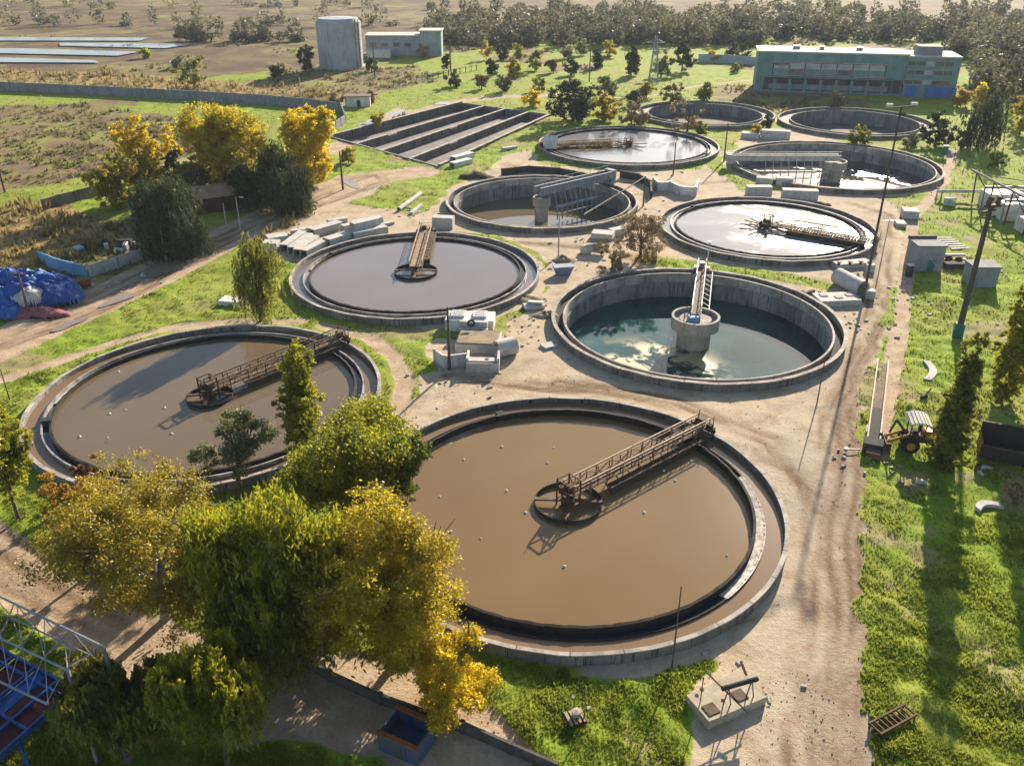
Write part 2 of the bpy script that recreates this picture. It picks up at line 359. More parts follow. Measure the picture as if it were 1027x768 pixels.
def ground_material():
    q = NT('earth and grass'); geo = q.n('ShaderNodeNewGeometry'); v = geo.outputs['Position']
    za = q.n('ShaderNodeAttribute', attribute_name='zone_a'); zb = q.n('ShaderNodeAttribute', attribute_name='zone_b')
    def parts(a):
        s = q.n('ShaderNodeSeparateColor'); q.l(a.outputs['Color'], s.inputs[0]); return s.outputs[0], s.outputs[1], s.outputs[2], a.outputs['Alpha']
    yard, road, scrub, dry = parts(za); rut, plough, bare_, lush = parts(zb)
    nb = q.noise(.055, 5, .6, v); nm = q.noise(.35, 6, .65, v); nf = q.noise(2.6, 5, .7, v); nx = q.noise(9, 3, .7, v)
    def cut(m, w=.32, n=nf): return q.ramp(q.math('ADD', m, q.math('MULTIPLY', q.math('SUBTRACT', n, .5), w*2)), .42, .58)
    g = q.mix(q.ramp(nm, .36, .64), (.15, .23, .019), (.245, .315, .030))
    g = q.mix(q.ramp(nb, .40, .66), g, (.25, .26, .05))
    g = q.mix(q.math('MULTIPLY', q.ramp(nf, .50, .75), .6), g, (.085, .115, .018))
    g = q.mix(q.math('MULTIPLY', cut(bare_, .5), .8), g, q.mix(q.ramp(nx, .4, .6), (.33, .25, .15), (.22, .19, .08)))
    sc = q.mix(q.ramp(q.noise(.12, 6, .7, v), .38, .60), (.155, .103, .068), (.215, .170, .066))
    sc = q.mix(q.math('MULTIPLY', q.ramp(q.noise(.07, 5, .6, v, .5), .50, .60), .8), sc, (.22, .235, .045))
    sc = q.mix(q.math('MULTIPLY', q.ramp(nf, .45, .7), .6), sc, (.11, .072, .052))
    dr = q.mix(q.ramp(nm, .38, .62), (.36, .24, .10), (.22, .15, .06)); dr = q.mix(q.math('MULTIPLY', q.ramp(nf, .5, .7), .6), dr, (.13, .10, .04))
    ya = q.mix(q.ramp(nb, .36, .62), (.48, .375, .245), (.44, .36, .265)); ya = q.mix(q.math('MULTIPLY', q.ramp(nm, .45, .68), .7), ya, (.33, .225, .13))
    ya = q.mix(q.math('MULTIPLY', q.ramp(nf, .55, .72), .55), ya, (.24, .165, .10)); ya = q.mix(q.math('MULTIPLY', q.ramp(nx, .60, .70), .4), ya, (.60, .50, .38))
    ya = q.mix(q.math('MULTIPLY', q.ramp(q.noise(.16, 5, .6, v, 1.2), .56, .66), .55), ya, (.22, .19, .10))
    ro = q.mix(q.ramp(nm, .36, .62), (.47, .36, .245), (.36, .26, .165)); ro = q.mix(q.math('MULTIPLY', q.ramp(nf, .5, .72), .6), ro, (.20, .13, .08))
    pl = q.mix(q.ramp(q.noise(.05, 6, .7, v), .4, .6), (.09, .058, .042), (.16, .125, .055))
    c = q.mix(cut(plough, .4, nm), g, pl); c = q.mix(cut(scrub, .45, nm), c, sc); c = q.mix(cut(dry, .45, nm), c, dr)
    ya = q.mix(q.math('MULTIPLY', q.ramp(q.noise(.045, 6, .7, v, .8), .50, .62), .5), ya, (.34, .29, .225)); ya = q.mix(q.math('MULTIPLY', q.ramp(q.noise(.22, 7, .75, v, .4), .54, .64), .55), ya, (.33, .225, .14)); ya = q.mix(q.math('MULTIPLY', q.ramp(q.noise(.5, 6, .75, v, 2.0), .60, .66), .5), ya, (.56, .48, .38))
    c = q.mix(cut(yard, .28), c, ya); c = q.mix(cut(road, .28), c, ro)
    hardm = q.math('MAXIMUM', cut(yard), cut(road))
    c = q.mix(q.math('MULTIPLY', q.math('MULTIPLY', rut, hardm), q.ramp(q.math('ADD', q.math('MULTIPLY', nf, .5), q.math('MULTIPLY', nx, .5)), .28, .50)), c, (.14, .08, .044))
    q.l(c, q.b.inputs['Base Color']); q.b.inputs['Specular IOR Level'].default_value = .1; q.b.inputs['Roughness'].default_value = .95
    h = q.math('ADD', q.math('MULTIPLY', nf, .7), q.math('MULTIPLY', nx, .3)); q.bump(h, .75, .16)
    return q.m
M_GROUND = ground_material()
ny, nx_ = XG.shape
cls = np.zeros(XG.shape, np.int8); cls[m_yard > .5] = 1; cls[m_road > .5] = 2
I = np.arange(ny*nx_).reshape(ny, nx_)
Q = np.stack([I[:-1, :-1], I[:-1, 1:], I[1:, 1:], I[1:, :-1]], -1).reshape(-1, 4)
Hf = HOLE.ravel()[Q].all(1); Q = Q[~Hf]
fc = cls.ravel()[Q[:, 0]]
PV = np.stack([XG, YG, ZG], -1).reshape(-1, 3).astype(np.float32)
ZA = np.stack([m_yard, m_road, m_scrub_shade, m_dry], -1).reshape(-1, 4).astype(np.float32)
ZB = np.stack([m_rut, m_pl, bare, np.ones(XG.shape)], -1).reshape(-1, 4).astype(np.float32)
for c, nm in ((0, 'ground'), (1, 'dirt_yard'), (2, 'dirt_road')):
    q4 = Q[fc == c]; ids, inv = np.unique(q4.ravel(), return_inverse=True)
    me = bpy.data.meshes.new(nm); me.vertices.add(len(ids)); me.vertices.foreach_set('co', PV[ids].ravel())
    me.loops.add(len(inv)); me.loops.foreach_set('vertex_index', inv.astype(np.int32)); me.polygons.add(len(q4))
    me.polygons.foreach_set('loop_start', np.arange(0, len(inv), 4, dtype=np.int32)); me.polygons.foreach_set('use_smooth', np.ones(len(q4), bool))
    for an, A in (('zone_a', ZA), ('zone_b', ZB)):
        at = me.attributes.new(an, 'FLOAT_COLOR', 'POINT'); at.data.foreach_set('color', A[ids].ravel())
    me.materials.append(M_GROUND); me.update(calc_edges=True)
    o = bpy.data.objects.new(nm, me); COL.objects.link(o); struct(o)

# puddles and far ponds: thin sheets of still water
M_PUD = water_mat('muddy puddle', (.20, .15, .10), (.26, .20, .14), .08, .02)
M_POND = water_mat('far pond', (.16, .17, .19), (.22, .22, .22), .25, .05)
def blob(name, cu, cv, ru, rv, m, z=.05, n=26, seed=0, rot=0):
    r2 = random.Random(seed); ph = [r2.uniform(0, 6.28) for _ in range(4)]; poly = []
    for i in range(n):
        t = 2*math.pi*i/n; k = 1+.18*math.sin(2*t+ph[0])+.14*math.sin(3*t+ph[1])+.08*math.sin(5*t+ph[2])
        x, y = math.cos(t)*ru*k, math.sin(t)*rv*k
        p = G(cu+x*math.cos(rot)-y*math.sin(rot), cv+x*math.sin(rot)+y*math.cos(rot)); poly.append((p.x, p.y, z))
    b = MB(); b.add(poly, [tuple(range(n))]); o = b.build(name, m); me = o.data
    if me.polygons[0].normal.z < 0: me.flip_normals()
    return struct(o)
for i, (u, v, a, b, r) in enumerate([(165, 268, 26, 7, -.42), (118, 300, 16, 4, -.4), (352, 184, 9, 3.5, .3), (372, 122, 12, 3, -.2), (365, 127, 9, 2.5, 0), (395, 114, 14, 1.6, -.2), (440, 104, 18, 1.2, -.05), (70, 325, 18, 3, -.35)]):
    blob('puddle', u, v, a, b, M_PUD, .035 if i in (0, 1, 7) else .02, seed=i, rot=r)
for i, P in enumerate([[(-300, 56), (0, 57.5), (95, 60.5), (100, 63), (0, 62.5), (-300, 61)], [(-300, 48), (20, 48.5), (140, 52), (118, 56), (0, 53.5), (-300, 53)], [(60, 43), (200, 44), (165, 48.5), (60, 46)], [(-300, 36), (150, 38), (140, 41), (-300, 40.5)]]):
    b = MB(); b.add([tuple(G(u, v, .5)) for u, v in P][::-1], [tuple(range(len(P)))]); o = b.build('pond_water', M_POND); struct(o)
    if o.data.polygons[0].normal.z < 0: o.data.flip_normals()

# ------------------------------------------------------------------ grass, scrub and stones: uncountable stuff on the ground
def lookup(A, x, y): return A[np.clip(np.searchsorted(YS, y), 0, ny-1), np.clip(np.searchsorted(XS, x), 0, nx_-1)]
def scatter(n, y0, y1, pw=1.9):
    u = rng.random(n); e = 1-pw
    y = (y0**e+u*(y1**e-y0**e))**(1/e); x = (rng.random(n)*2-1)*(.66*np.hypot(y, 30)+3)
    return x, y
def tufts(name, m, n, y0, y1, accept, h, w, blades=4, pw=1.9, lean=.5):
    x, y = scatter(n, y0, y1, pw); k = accept(x, y) & ~lookup(HOLE, x, y); x, y = x[k], y[k]; z = lookup(ZG, x, y); n = len(x)
    sc = (.45+.9*rng.random(n)**1.5)*(1+np.maximum(y-60, 0)/260)*(.45+.75*np.clip(2.6*fbm(x, y, 3.2, 3, 71)-.8, 0, 1.1))
    V = []
    for b in range(blades):
        a = rng.random(n)*6.283; hh = h*sc*(.6+.6*rng.random(n)); ww = w*sc; off = w*.8*sc
        ox, oy = np.cos(a)*off*rng.random(n), np.sin(a)*off*rng.random(n); px, py = -np.sin(a), np.cos(a); le = lean*hh*rng.random(n)
        p0 = np.stack([x+ox-px*ww/2, y+oy-py*ww/2, z-.03], -1); p1 = np.stack([x+ox+px*ww/2, y+oy+py*ww/2, z-.03], -1)
        p2 = np.stack([x+ox+np.cos(a)*le, y+oy+np.sin(a)*le, z+hh], -1); V.append(np.stack([p0, p1, p2], 1))
    o = fast_mesh(name, np.concatenate(V).reshape(-1, 3), 3, m); return o
M_GRASS = leaf_mat('grass blades', [(.07, .12, .011), (.16, .245, .016), (.26, .36, .022), (.35, .42, .035), (.40, .43, .06)], .5, .3)
M_SCRUB = leaf_mat('scrub stems', [(.13, .088, .062), (.21, .14, .095), (.26, .20, .085), (.20, .21, .05)], .4, .2)
M_DRYG = leaf_mat('dry reed stems', [(.20, .15, .06), (.36, .26, .10), (.48, .35, .15), (.28, .24, .08)], .45, .25)
gm = lambda x, y: (np.maximum(lookup(m_yard, x, y), lookup(m_road, x, y)) < .4) & (lookup(m_scrub_shade, x, y)+lookup(m_dry, x, y)*.8+lookup(bare, x, y)*.8 < .25+.6*rng.random(len(x)))
tag(tufts('grass', M_GRASS, 380000, 34, 330, gm, .19, .11, 4, 2.15), 'tufts of bright green grass covering the ground round the tanks', 'grass', kind='stuff')
tag(tufts('scrub', M_SCRUB, 60000, 90, 480, lambda x, y: lookup(m_scrub_shade, x, y)*fbm(x, y, 9, 3, 61) > .38, .5, .45, 4, 1.2), 'low purplish brown scrub over the field left of the yellow trees', 'scrub', kind='stuff')
tag(tufts('dry_grass', M_DRYG, 90000, 38, 480, lambda x, y: lookup(m_dry, x, y)*(1-lookup(hard, x, y)) > .25+.4*rng.random(len(x)), .9, .36, 4, 1.25), 'tall straw coloured dry grass and reeds at the field margins', 'dry grass', kind='stuff')
tag(tufts('weeds', M_DRYG, 9000, 40, 230, lambda x, y: (lookup(m_yard, x, y) > .6) & (fbm(x, y, 6, 3, 88) > .60), .14, .10, 3, 1.6), 'sparse brown weeds on the bare dirt of the yard', 'weeds', kind='stuff')
def stones(n):
    x, y = scatter(n, 38, 240, 1.6); k = ((lookup(m_yard, x, y) > .6) | (lookup(m_road, x, y) > .6)) & (fbm(x, y, 7, 3, 31) > .47) & ~lookup(HOLE, x, y); x, y = x[k], y[k]; z = lookup(ZG, x, y); n = len(x)
    s = .03+.10*rng.random(n)**3+y*.0003
    T = np.array([(1, 0, -.3), (-.4, .9, -.3), (-.5, -.8, -.3), (.1, .1, .75)]); F = [(0, 1, 3), (1, 2, 3), (2, 0, 3)]
    J = T[None]*s[:, None, None]*(.7+.6*rng.random((n, 4, 3))); J = J+np.stack([x, y, z], -1)[:, None]
    return np.concatenate([J[:, list(f)] for f in F]).reshape(-1, 3)
o = fast_mesh('rubble', stones(15000), 3, mat('loose stone', (.42, .36, .28), (.26, .21, .16), 1.5, .95, 0)); tag(o, 'loose stones and clods lying on the dirt yard and tracks', 'stones', kind='stuff')

def chips(n):
    c = [(537, 312, 7), (566, 264, 4), (520, 335, 6), (470, 378, 6), (300, 232, 10), (846, 300, 6), (600, 246, 7), (690, 205, 8), (865, 330, 6), (480, 200, 9), (640, 172, 10), (790, 208, 8), (900, 300, 7), (930, 300, 9), (975, 262, 9), (940, 190, 6), (882, 470, 4), (700, 132, 9), (860, 150, 8), (110, 285, 5), (420, 215, 8), (760, 690, 3), (575, 716, 3)]
    V = []
    for i in range(n):
        u, v, r = c[i % len(c)]; p = G(u, v); x, y = p.x+rnd.gauss(0, r*.5), p.y+rnd.gauss(0, r*.5); s_ = rnd.uniform(.06, .24)*(1+y/300)
        if any(math.hypot(x-q[0], y-q[1]) < q[2]+.4 for q in TK.values()): continue
        b = MB(); b.box((x, y, s_*.25), (s_*rnd.uniform(.8, 2.6), s_, s_*.7), rnd.uniform(0, 3.1), rnd.uniform(-.3, .3))
        for f in b.f: V += [b.v[k] for k in f]
    return np.array(V)
o = fast_mesh('debris', chips(520), 4, mat('pale broken concrete', (.50, .46, .40), (.20, .17, .14), 1.2, .95, 0)); tag(o, 'small broken concrete pieces strewn about the yard and verges', 'debris', kind='stuff')

# ------------------------------------------------------------------ the round tanks
WATER = {'A': water_mat('brown sludge water', (.172, .108, .045), (.20, .13, .058), .16, .02),
         'B': water_mat('brown settled water', (.125, .092, .054), (.145, .106, .060), .06, .02),
         'C': water_mat('still grey water', (.16, .135, .12), (.19, .16, .145), .10, .015),
         'E': water_mat('pale scummy water', (.14, .14, .14), (.17, .168, .165), .055, .010, .10, (.23, .225, .215), .40, .75),
         'G': water_mat('clear grey water', (.20, .20, .205), (.23, .23, .23), .13, .010)}
M_CHB = water_mat('brown channel water', (.20, .13, .07), (.17, .11, .06), .15, .03)
M_CHG = water_mat('grey channel water', (.17, .15, .135), (.13, .115, .10), .10, .03)
M_BLUEW = water_mat('dark trough water', (.02, .03, .04), None, .05, .02)
M_FOAM = mat('dirty foam', (.66, .61, .54), (.30, .25, .20), 1.6, .9, .8, 0, 9)
def ragged(amp, seed):
    return lambda t, j: amp*(mnoise.noise(Vector((math.cos(t)*21+seed, math.sin(t)*21, j*.3)))+.5*mnoise.noise(Vector((math.cos(t)*55, math.sin(t)*55+seed, j)))) if j in (1, 2) else 0
def uneven(t, j): return .07*(mnoise.noise(Vector((math.cos(t)*9, math.sin(t)*9, 1.5)))+.5*mnoise.noise(Vector((math.cos(t)*34, math.sin(t)*34, 4))))
def shallow_tank(k, label, water_z, ch, walls=M_WALL, baff=.85, foam=(), ragk=.08):
    cx, cy, r = TK[k]; t = thing('settling_tank', label, 'tank', (cx, cy, 0), 0, 'round settling tanks')
    N = 144; lipz = .56 if k == 'A' else .80
    MB().lathe([(r, -.4), (r, .94), (r-.32, .94), (r-.32, -.4)], N).build('outer_wall', walls, t, 40)
    MB().lathe([(r+.04, .94), (r+.04, 1.05), (r-.36, 1.05), (r-.36, .94)], N, close=True, wob=uneven).build('rim', M_RIM, t, 40)
    MB().lathe([(r-.30, .02), (r-2.1, .02)], N).build('channel_floor', M_DARK, t)
    MB().lathe([(r-.31, .42), (r-2.0, .42)], N).build('channel_water', ch, t)
    MB().lathe([(r-1.98, -.2), (r-1.98, lipz), (r-2.14, lipz), (r-2.14, -.2)], N).build('channel_lip', M_ALGAE if k == 'A' else M_LIP, t, 40)
    MB().lathe([(r-2.12, .28), (r-2.9, .28)], N).build('trough_water', M_BLUEW, t)
    MB().lathe([(r-2.84, -.5), (r-2.84, baff), (r-3.10, baff+.04), (r-3.10, -.5)], 360, wob=ragged(ragk, ord(k))).build('scum_baffle', M_ALGAE, t, 50)
    MB().lathe([(r-3.05, water_z), (.05, water_z)], N).build('water_surface', WATER[k], t)
    for a0, a1 in foam:
        MB().lathe([(r-1.95 if k == 'A' else r-2.15, lipz+.03 if k == 'A' else .44), (r-2.35, .52), (r-2.80, .42)], 60, a0=R(a0), a1=R(a1), wob=lambda t, j: .05*mnoise.noise(Vector((t*60, j, 0)))).build('foam_streak', M_FOAM, t, 60)
    if k == 'A':
        for a0, a1, wd in ((118, 146, 1.3), (-60, -38, .5)):
            n = 24; P = []; Q = []
            for i in range(n+1):
                a = R(a0+(a1-a0)*i/n); w = wd*math.sin(math.pi*i/n)**.6*(.6+.5*mnoise.noise(Vector((a*19, 2, 0))))
                P.append((math.cos(a)*(r-3.08), math.sin(a)*(r-3.08), water_z+.012)); Q.append((math.cos(a)*(r-3.08-w), math.sin(a)*(r-3.08-w), water_z+.012))
            MB().add(P+Q, [(i, n+1+i, n+2+i, i+1) for i in range(n)]).build('scum_patch', mat('thin pale scum', (.34, .27, .20), (.22, .15, .09), 1.2, .5, .1), t)
    # spillway notch where the channel leaves the trough
    a = R({'A': 112, 'B': 200, 'C': 150, 'E': 130, 'G': 330}[k])
    MB().box((math.cos(a)*(r-2.5), math.sin(a)*(r-2.5), .55), (1.0, .9, .9), a).build('spillway_box', M_DARK, t)
    return t
shallow_tank('A', 'largest nearest round tank brimming with smooth brown water', .30, M_CHB, baff=1.0, foam=((-48, 14),), ragk=.10)
shallow_tank('B', 'round tank of brown water at left with a tree shadow across it', .40, M_CHB, foam=((150, 185), (-40, -5)))
shallow_tank('C', 'round tank of smooth lilac grey water beside the stacked concrete beams', .50, M_CHG, foam=((120, 175), (-60, -30)))
shallow_tank('E', 'round tank of glaring silvery water with a bridge to its right rim', .50, M_CHG, foam=((100, 200), (-60, 20)))
shallow_tank('G', 'round tank of pale water with brown reeds growing in its left side', .45, M_CHG)
# deep tanks with a column in the middle
WD = water_mat('green deep water', (.008, .038, .036), (.02, .075, .07), .03, .015, .26, (.40, .37, .19), .45, .56, spot=(18.0, 102.5, -3, 13))
WF = water_mat('low brown water', (.09, .075, .05), (.14, .11, .07), .04, .01)
WH = water_mat('low scummy water', (.06, .055, .048), (.10, .09, .075), .04, .008, .16, (.25, .235, .21), .50, .62)
def deep_tank(k, label, wz, wm, drum_z, drum_r, col_r, lip=M_RIM, drum_m=M_CONC):
    cx, cy, r = TK[k]; t = thing('clarifier_tank', label, 'tank', (cx, cy, 0), 0, 'round clarifier tanks with a middle column'); N = 144
    MB().lathe([(r, -.5), (r, .95), (r-.40, .95), (r-.40, -.3)], N).build('outer_wall', M_WALL, t, 40)
    MB().lathe([(r+.07, .95), (r+.07, 1.07), (r-.45, 1.07), (r-.45, .95)], N, close=True, wob=uneven).build('rim', lip, t, 40)
    MB().lathe([(r-.38, .12), (r-1.55, .12)], N).build('channel_floor', M_DARK, t)
    MB().lathe([(r-1.52, -.2), (r-1.52, .82), (r-1.80, .82), (r-1.80, -.62)], N).build('inner_wall', M_RIM, t, 40)
    b = MB().lathe([(r-1.78, -.6), (r-2.0, -.62), (r-2.0, wz-.6)], N)
    for i in range(26):
        a = 2*math.pi*i/26; b.box((math.cos(a)*(r-2.01), math.sin(a)*(r-2.01), (wz-.8)/2), (.10, .22, -wz-.3), a)
    b.build('basin_wall', M_INNER, t, 40)
    MB().lathe([(r-1.95, wz), (.05, wz)], N).build('water_surface', wm, t)
    c = MB().lathe([(col_r, wz-.8), (col_r, drum_z-1.9), (drum_r, drum_z-1.7), (drum_r, drum_z), (drum_r-.35, drum_z), (drum_r-.35, drum_z-.7), (.05, drum_z-.7)], 48)
    o = c.build('central_column', drum_m, t, 35)
    MB().lathe([(drum_r*.66, drum_z-.69), (drum_r*.66, drum_z-.42), (.02, drum_z-.40)], 32).build('column_cap', M_RIM, o, 40)
    return t
tD = deep_tank('D', 'deep tank of dark green water with a white mast on its middle column', -3.0, WD, 1.35, 3.3, 2.3)
tF = deep_tank('F', 'deep concrete tank with a grey girder bridge from its column to the right rim', -3.3, WF, 1.5, 1.75, 1.35)
tH = deep_tank('H', 'deep right rear tank with a white bridge running left from its column', -2.9, WH, 1.5, 3.0, 2.3)
# two derelict tanks at the back
M_SILT = mat('dried silt', (.16, .13, .10), (.09, .075, .06), .2, .95, .5)
def derelict(k, label, fz):
    cx, cy, r = TK[k]; t = thing('derelict_tank', label, 'tank', (cx, cy, 0), 0, 'empty derelict tanks'); N = 96
    MB().lathe([(r, -.4), (r, 1.0), (r-.45, 1.0), (r-.45, -.3)], N).build('outer_wall', M_WALL, t, 40)
    MB().lathe([(r-.43, .15), (r-3.4, .15)], N).build('walkway', M_CONC, t)
    b = MB().lathe([(r-3.35, -.2), (r-3.35, .75), (r-3.65, .75), (r-3.65, fz-.3)], N)
    for i in range(40):
        a = 2*math.pi*i/40; b.box((math.cos(a)*(r-3.7), math.sin(a)*(r-3.7), fz/2+.2), (.2, .3, -fz+.8), a)
    b.build('inner_wall', M_INNER, t, 40)
    MB().lathe([(r-3.6, fz), (.05, fz+.3)], N).build('silt_floor', M_SILT, t); return t
derelict('I', 'derelict empty tank with bushes inside, behind the tank of pale water', -2.6)
derelict('J', 'derelict empty tank with ribbed walls in front of the teal building', -3.2)

# ------------------------------------------------------------------ bridges on the tanks
def truss(b, y, x0, x1, zb, zt, bay, w=.09, diag=True):
    n = max(1, round((x1-x0)/bay))
    b.bar((x0, y, zb), (x1, y, zb), w)
    for i in range(n+1):
        x = x0+(x1-x0)*i/n; b.bar((x, y, zb), (x, y, zt), w*.7)
        if diag and i < n: b.bar((x, y, zb if i % 2 else zt), (x+(x1-x0)/n, y, zt if i % 2 else zb), w*.6)
def scraper(k, label, px_to, mid_z, width, mats, ring=3.2, arms=(45, 135, 225, 315), arm_len=None, skimmer=True, x0=0, frame=True, wz=.4, mast=False):
    cx, cy, r = TK[k]; p = G(*px_to, 1.05); a = math.atan2(p.y-cy, p.x-cx); rail, steel, plank = mats
    t = thing('scraper_bridge', label, 'scraper bridge', (cx, cy, 0), a, 'scraper bridges on the round tanks')
    L = r-.2; h = width/2; zb = mid_z; zt = zb+1.05
    for s in (-1, 1):
        b = MB(); truss(b, s*h, x0, L-1.2, zb, zb+.75, 1.5, .10); b.build('truss', steel, t)
        b = MB(); b.bar((x0, s*h, zt), (L, s*h, zt), .13); b.bar((x0, s*h, zt-.35), (L, s*h, zt-.35), .06); n = int((L-x0)/2.2)
        for i in range(n+1): x = x0+(L-x0)*i/n; b.bar((x, s*h, zb-.6), (x, s*h, zt), .09)
        b.build('handrail', rail, t)
    b = MB(); n = int((L-x0)/.5)
    for i in range(n): b.box((x0+.25+i*.5, 0, zb+.06), (.44, width-.1, .05), rnd.uniform(-.02, .02))
    b.build('deck', plank, t)
    if skimmer:
        b = MB(); b.box(((L-1)/2+2, -h-.75, wz+.35), (L-5.5, .22, .95)); b.box(((L-1)/2+2, -h-.4, wz+.72), (L-5.5, .75, .12))
        for i in range(8): x = 4+i*(L-7)/8; b.bar((x, -h, zb), (x, -h-.9, wz+.5), .08)
        b.build('skimmer_board', mat('caked board', (.085, .06, .035), (.05, .038, .025), 1.2, .95, .7), t)
    if ring:
        MB().lathe([(ring, wz-.1), (ring, wz+.42), (ring-.07, wz+.42), (ring-.07, wz-.1)], 56, close=True).build('center_ring', M_DARK, t, 40)
    al = arm_len or ring
    for d in arms:
        if al: b = MB(); b.bar((math.cos(R(d))*.5, math.sin(R(d))*.5, wz+.5), (math.cos(R(d))*al, math.sin(R(d))*al, wz+.45), .42, .16); b.build('cross_arm', steel, t)
    if frame:
        b = MB()
        for d in (0, 90, 180, 270):
            x, y = math.cos(R(d+45))*1.1, math.sin(R(d+45))*1.1; b.bar((x, y, wz), (x, y, zb+1.5), .12)
            x2, y2 = math.cos(R(d+135))*1.1, math.sin(R(d+135))*1.1; b.bar((x, y, zb+1.5), (x2, y2, zb+1.5), .1); b.bar((x, y, wz+.5), (x2, y2, zb+1.3), .07)
        b.build('center_frame', steel, t)
        b = MB(); b.box((.2, 0, zb+.45), (.8, .7, .7)); b.lathe([(.3, 0), (.3, .7), (.02, .75)], 12, (-.5, .4, zb+.1)); b.box((-.9, -.5, zb), (.5, .5, .9)); b.lathe([(.7, 0), (.55, .5), (.02, .5)], 16, (0, 0, wz+.2)); b.build('drive_unit', steel, t)
        MB().bar((-.9, .6, zb), (-.9, .6, zb+1.9), .05).build('antenna_rod', steel, t)
    # carriage on the rim
    c = MB(); c.box((L+.0, 0, 1.45), (.9, width+1.0, .28)); c.box((L-.1, .3, 1.9), (.7, .8, .7)); c.box((L, -.8, 1.78), (.5, .6, .4)); c.lathe([(.22, 0), (.22, .5), (.02, .52)], 10, (L+.1, 1.0, 1.5))
    co_ = c.build('carriage', steel, t)
    for s in (-1, 1):
        b = MB(); b.tube([(L-.13, s*(h+.55), 1.30), (L+.13, s*(h+.55), 1.30)], .25, 16); b.build('wheel', M_TYRE, co_, 40)
        b = MB(); b.bar((L+.35, s*(h+.2), 1.5), (L+.35, s*(h+.2), 2.9), .07); b.build('guard_post', steel, co_)
    b = MB(); b.bar((L+.35, -h-.2, 2.6), (L+.35, h+.2, 2.6), .06); b.bar((L+.35, -h-.2, 2.1), (L+.35, h+.2, 2.1), .05); b.build('guard_rail', rail, co_)
    if mast: MB().tube([(L-.5, -h-.3, 1.4), (L-.5, -h-.3, 4.2)], .07, 8).build('mast', steel, t)
    return t
scraper('A', 'rusty truss bridge with pale handrails across the nearest brown tank', (703, 431), 1.55, 1.5, (M_RAIL, M_RUST, mat('rusted deck', (.20, .13, .08), (.10, .07, .045), 1.5, .9, .3)), wz=.30)
scraper('B', 'rusty bridge on the left brown tank, its far end near the sun side rim', (343, 341), 1.5, 1.5, (mat('dark rail', (.16, .11, .08), (.09, .06, .045), 1.5, .8, .2), M_RUST, mat('rusted deck', (.2, .13, .08))), ring=2.6, wz=.4)
scraper('C', 'tan bridge crossing from the lilac tank middle to its far rim', (428, 231), 1.5, 2.0, (M_RAIL, M_RUST, mat('tan deck', (.36, .26, .17), (.24, .16, .10), 1, .9, .3)), ring=3.4, arms=(0, 90, 180, 270), frame=False, wz=.5)
scraper('E', 'rusty bridge reaching right over the silvery tank, with long centre arms', (872, 243), 1.3, 2.6, (M_RUST, M_RUST, mat('rusted deck', (.2, .13, .08))), ring=0, arms=(20, 70, 145, 165, 200, 250, 290, 335), arm_len=4.6, wz=.5)
scraper('G', 'old bridge sunk among the reeds in the pale water tank', (553, 147), .9, 2.4, (M_RUST, M_RUST, mat('rusted deck', (.2, .13, .08))), ring=0, arms=(0, 60, 120, 180, 240, 300), arm_len=5.0, wz=.45)
# D: white bridge going straight to the far rim
cx, cy, r = TK['D']; p = G(704, 268, 1.05); a = math.atan2(p.y-cy, p.x-cx); L = r-.3
t = thing('mast_bridge', 'narrow white bridge with a lamp mast standing on the green tank column', 'bridge', (cx, cy, 0), a)
for s in (-1, 1):
    b = MB(); b.bar((-.6, s*.62, 1.8), (L, s*.62, 1.8), .12, .30); b.build('girder', M_WHITE, t)
    b = MB(); b.bar((-.3, s*.62, 2.9), (L, s*.62, 2.9), .12); n = 9
    for i in range(n+1): x = -.3+(L+.3)*i/n; b.bar((x, s*.62, 1.9), (x, s*.62, 2.9), .08)
    b.build('handrail', M_WHITE, t)
b = MB(); b.box((L/2-.3, 0, 1.72), (L+.4, 1.1, .08)); b.build('deck', M_RUST, t)
b = MB(); b.bar((2.2, -1.7, -2.6), (L-2, -1.7, 1.5), .10); b.bar((2.2, -1.7, .9), (L-2, -1.7, 1.5), .10); b.bar((2.2, -1.7, -2.6), (2.2, -1.7, 1.2), .12)
for i in range(1, 8): x = 2.2+i*(L-4.2)/8; b.bar((x, -1.7, .9+.6*i/8), (x, -1.7, -2.6+4.1*i/8), .08); b.bar((x, -1.7, 1.2), (x, -.75, 1.7), .08)
b.build('rake_frame', M_WHITE, t)
b = MB(); b.box((L, 0, 1.35), (.9, 2.4, .4)); b.box((L-.6, 0, 2.1), (.7, .7, .8)); b.build('carriage', M_STEEL, t)
b = MB(); b.box((-.9, .2, 1.2), (1.1, 1.5, .9), .3); b.build('hopper', mat('faded blue steel', (.16, .27, .42), (.12, .19, .3), 1, .7, .2), t)
m = MB().tube([(L-.9, -.75, 1.8), (L-.9, -.75, 5.6)], .10, 8).build('mast', M_WHITE, t)
MB().box((L-.9, -.75, 5.75), (.55, .45, .4)).build('lamp_head', M_WHITE, m)
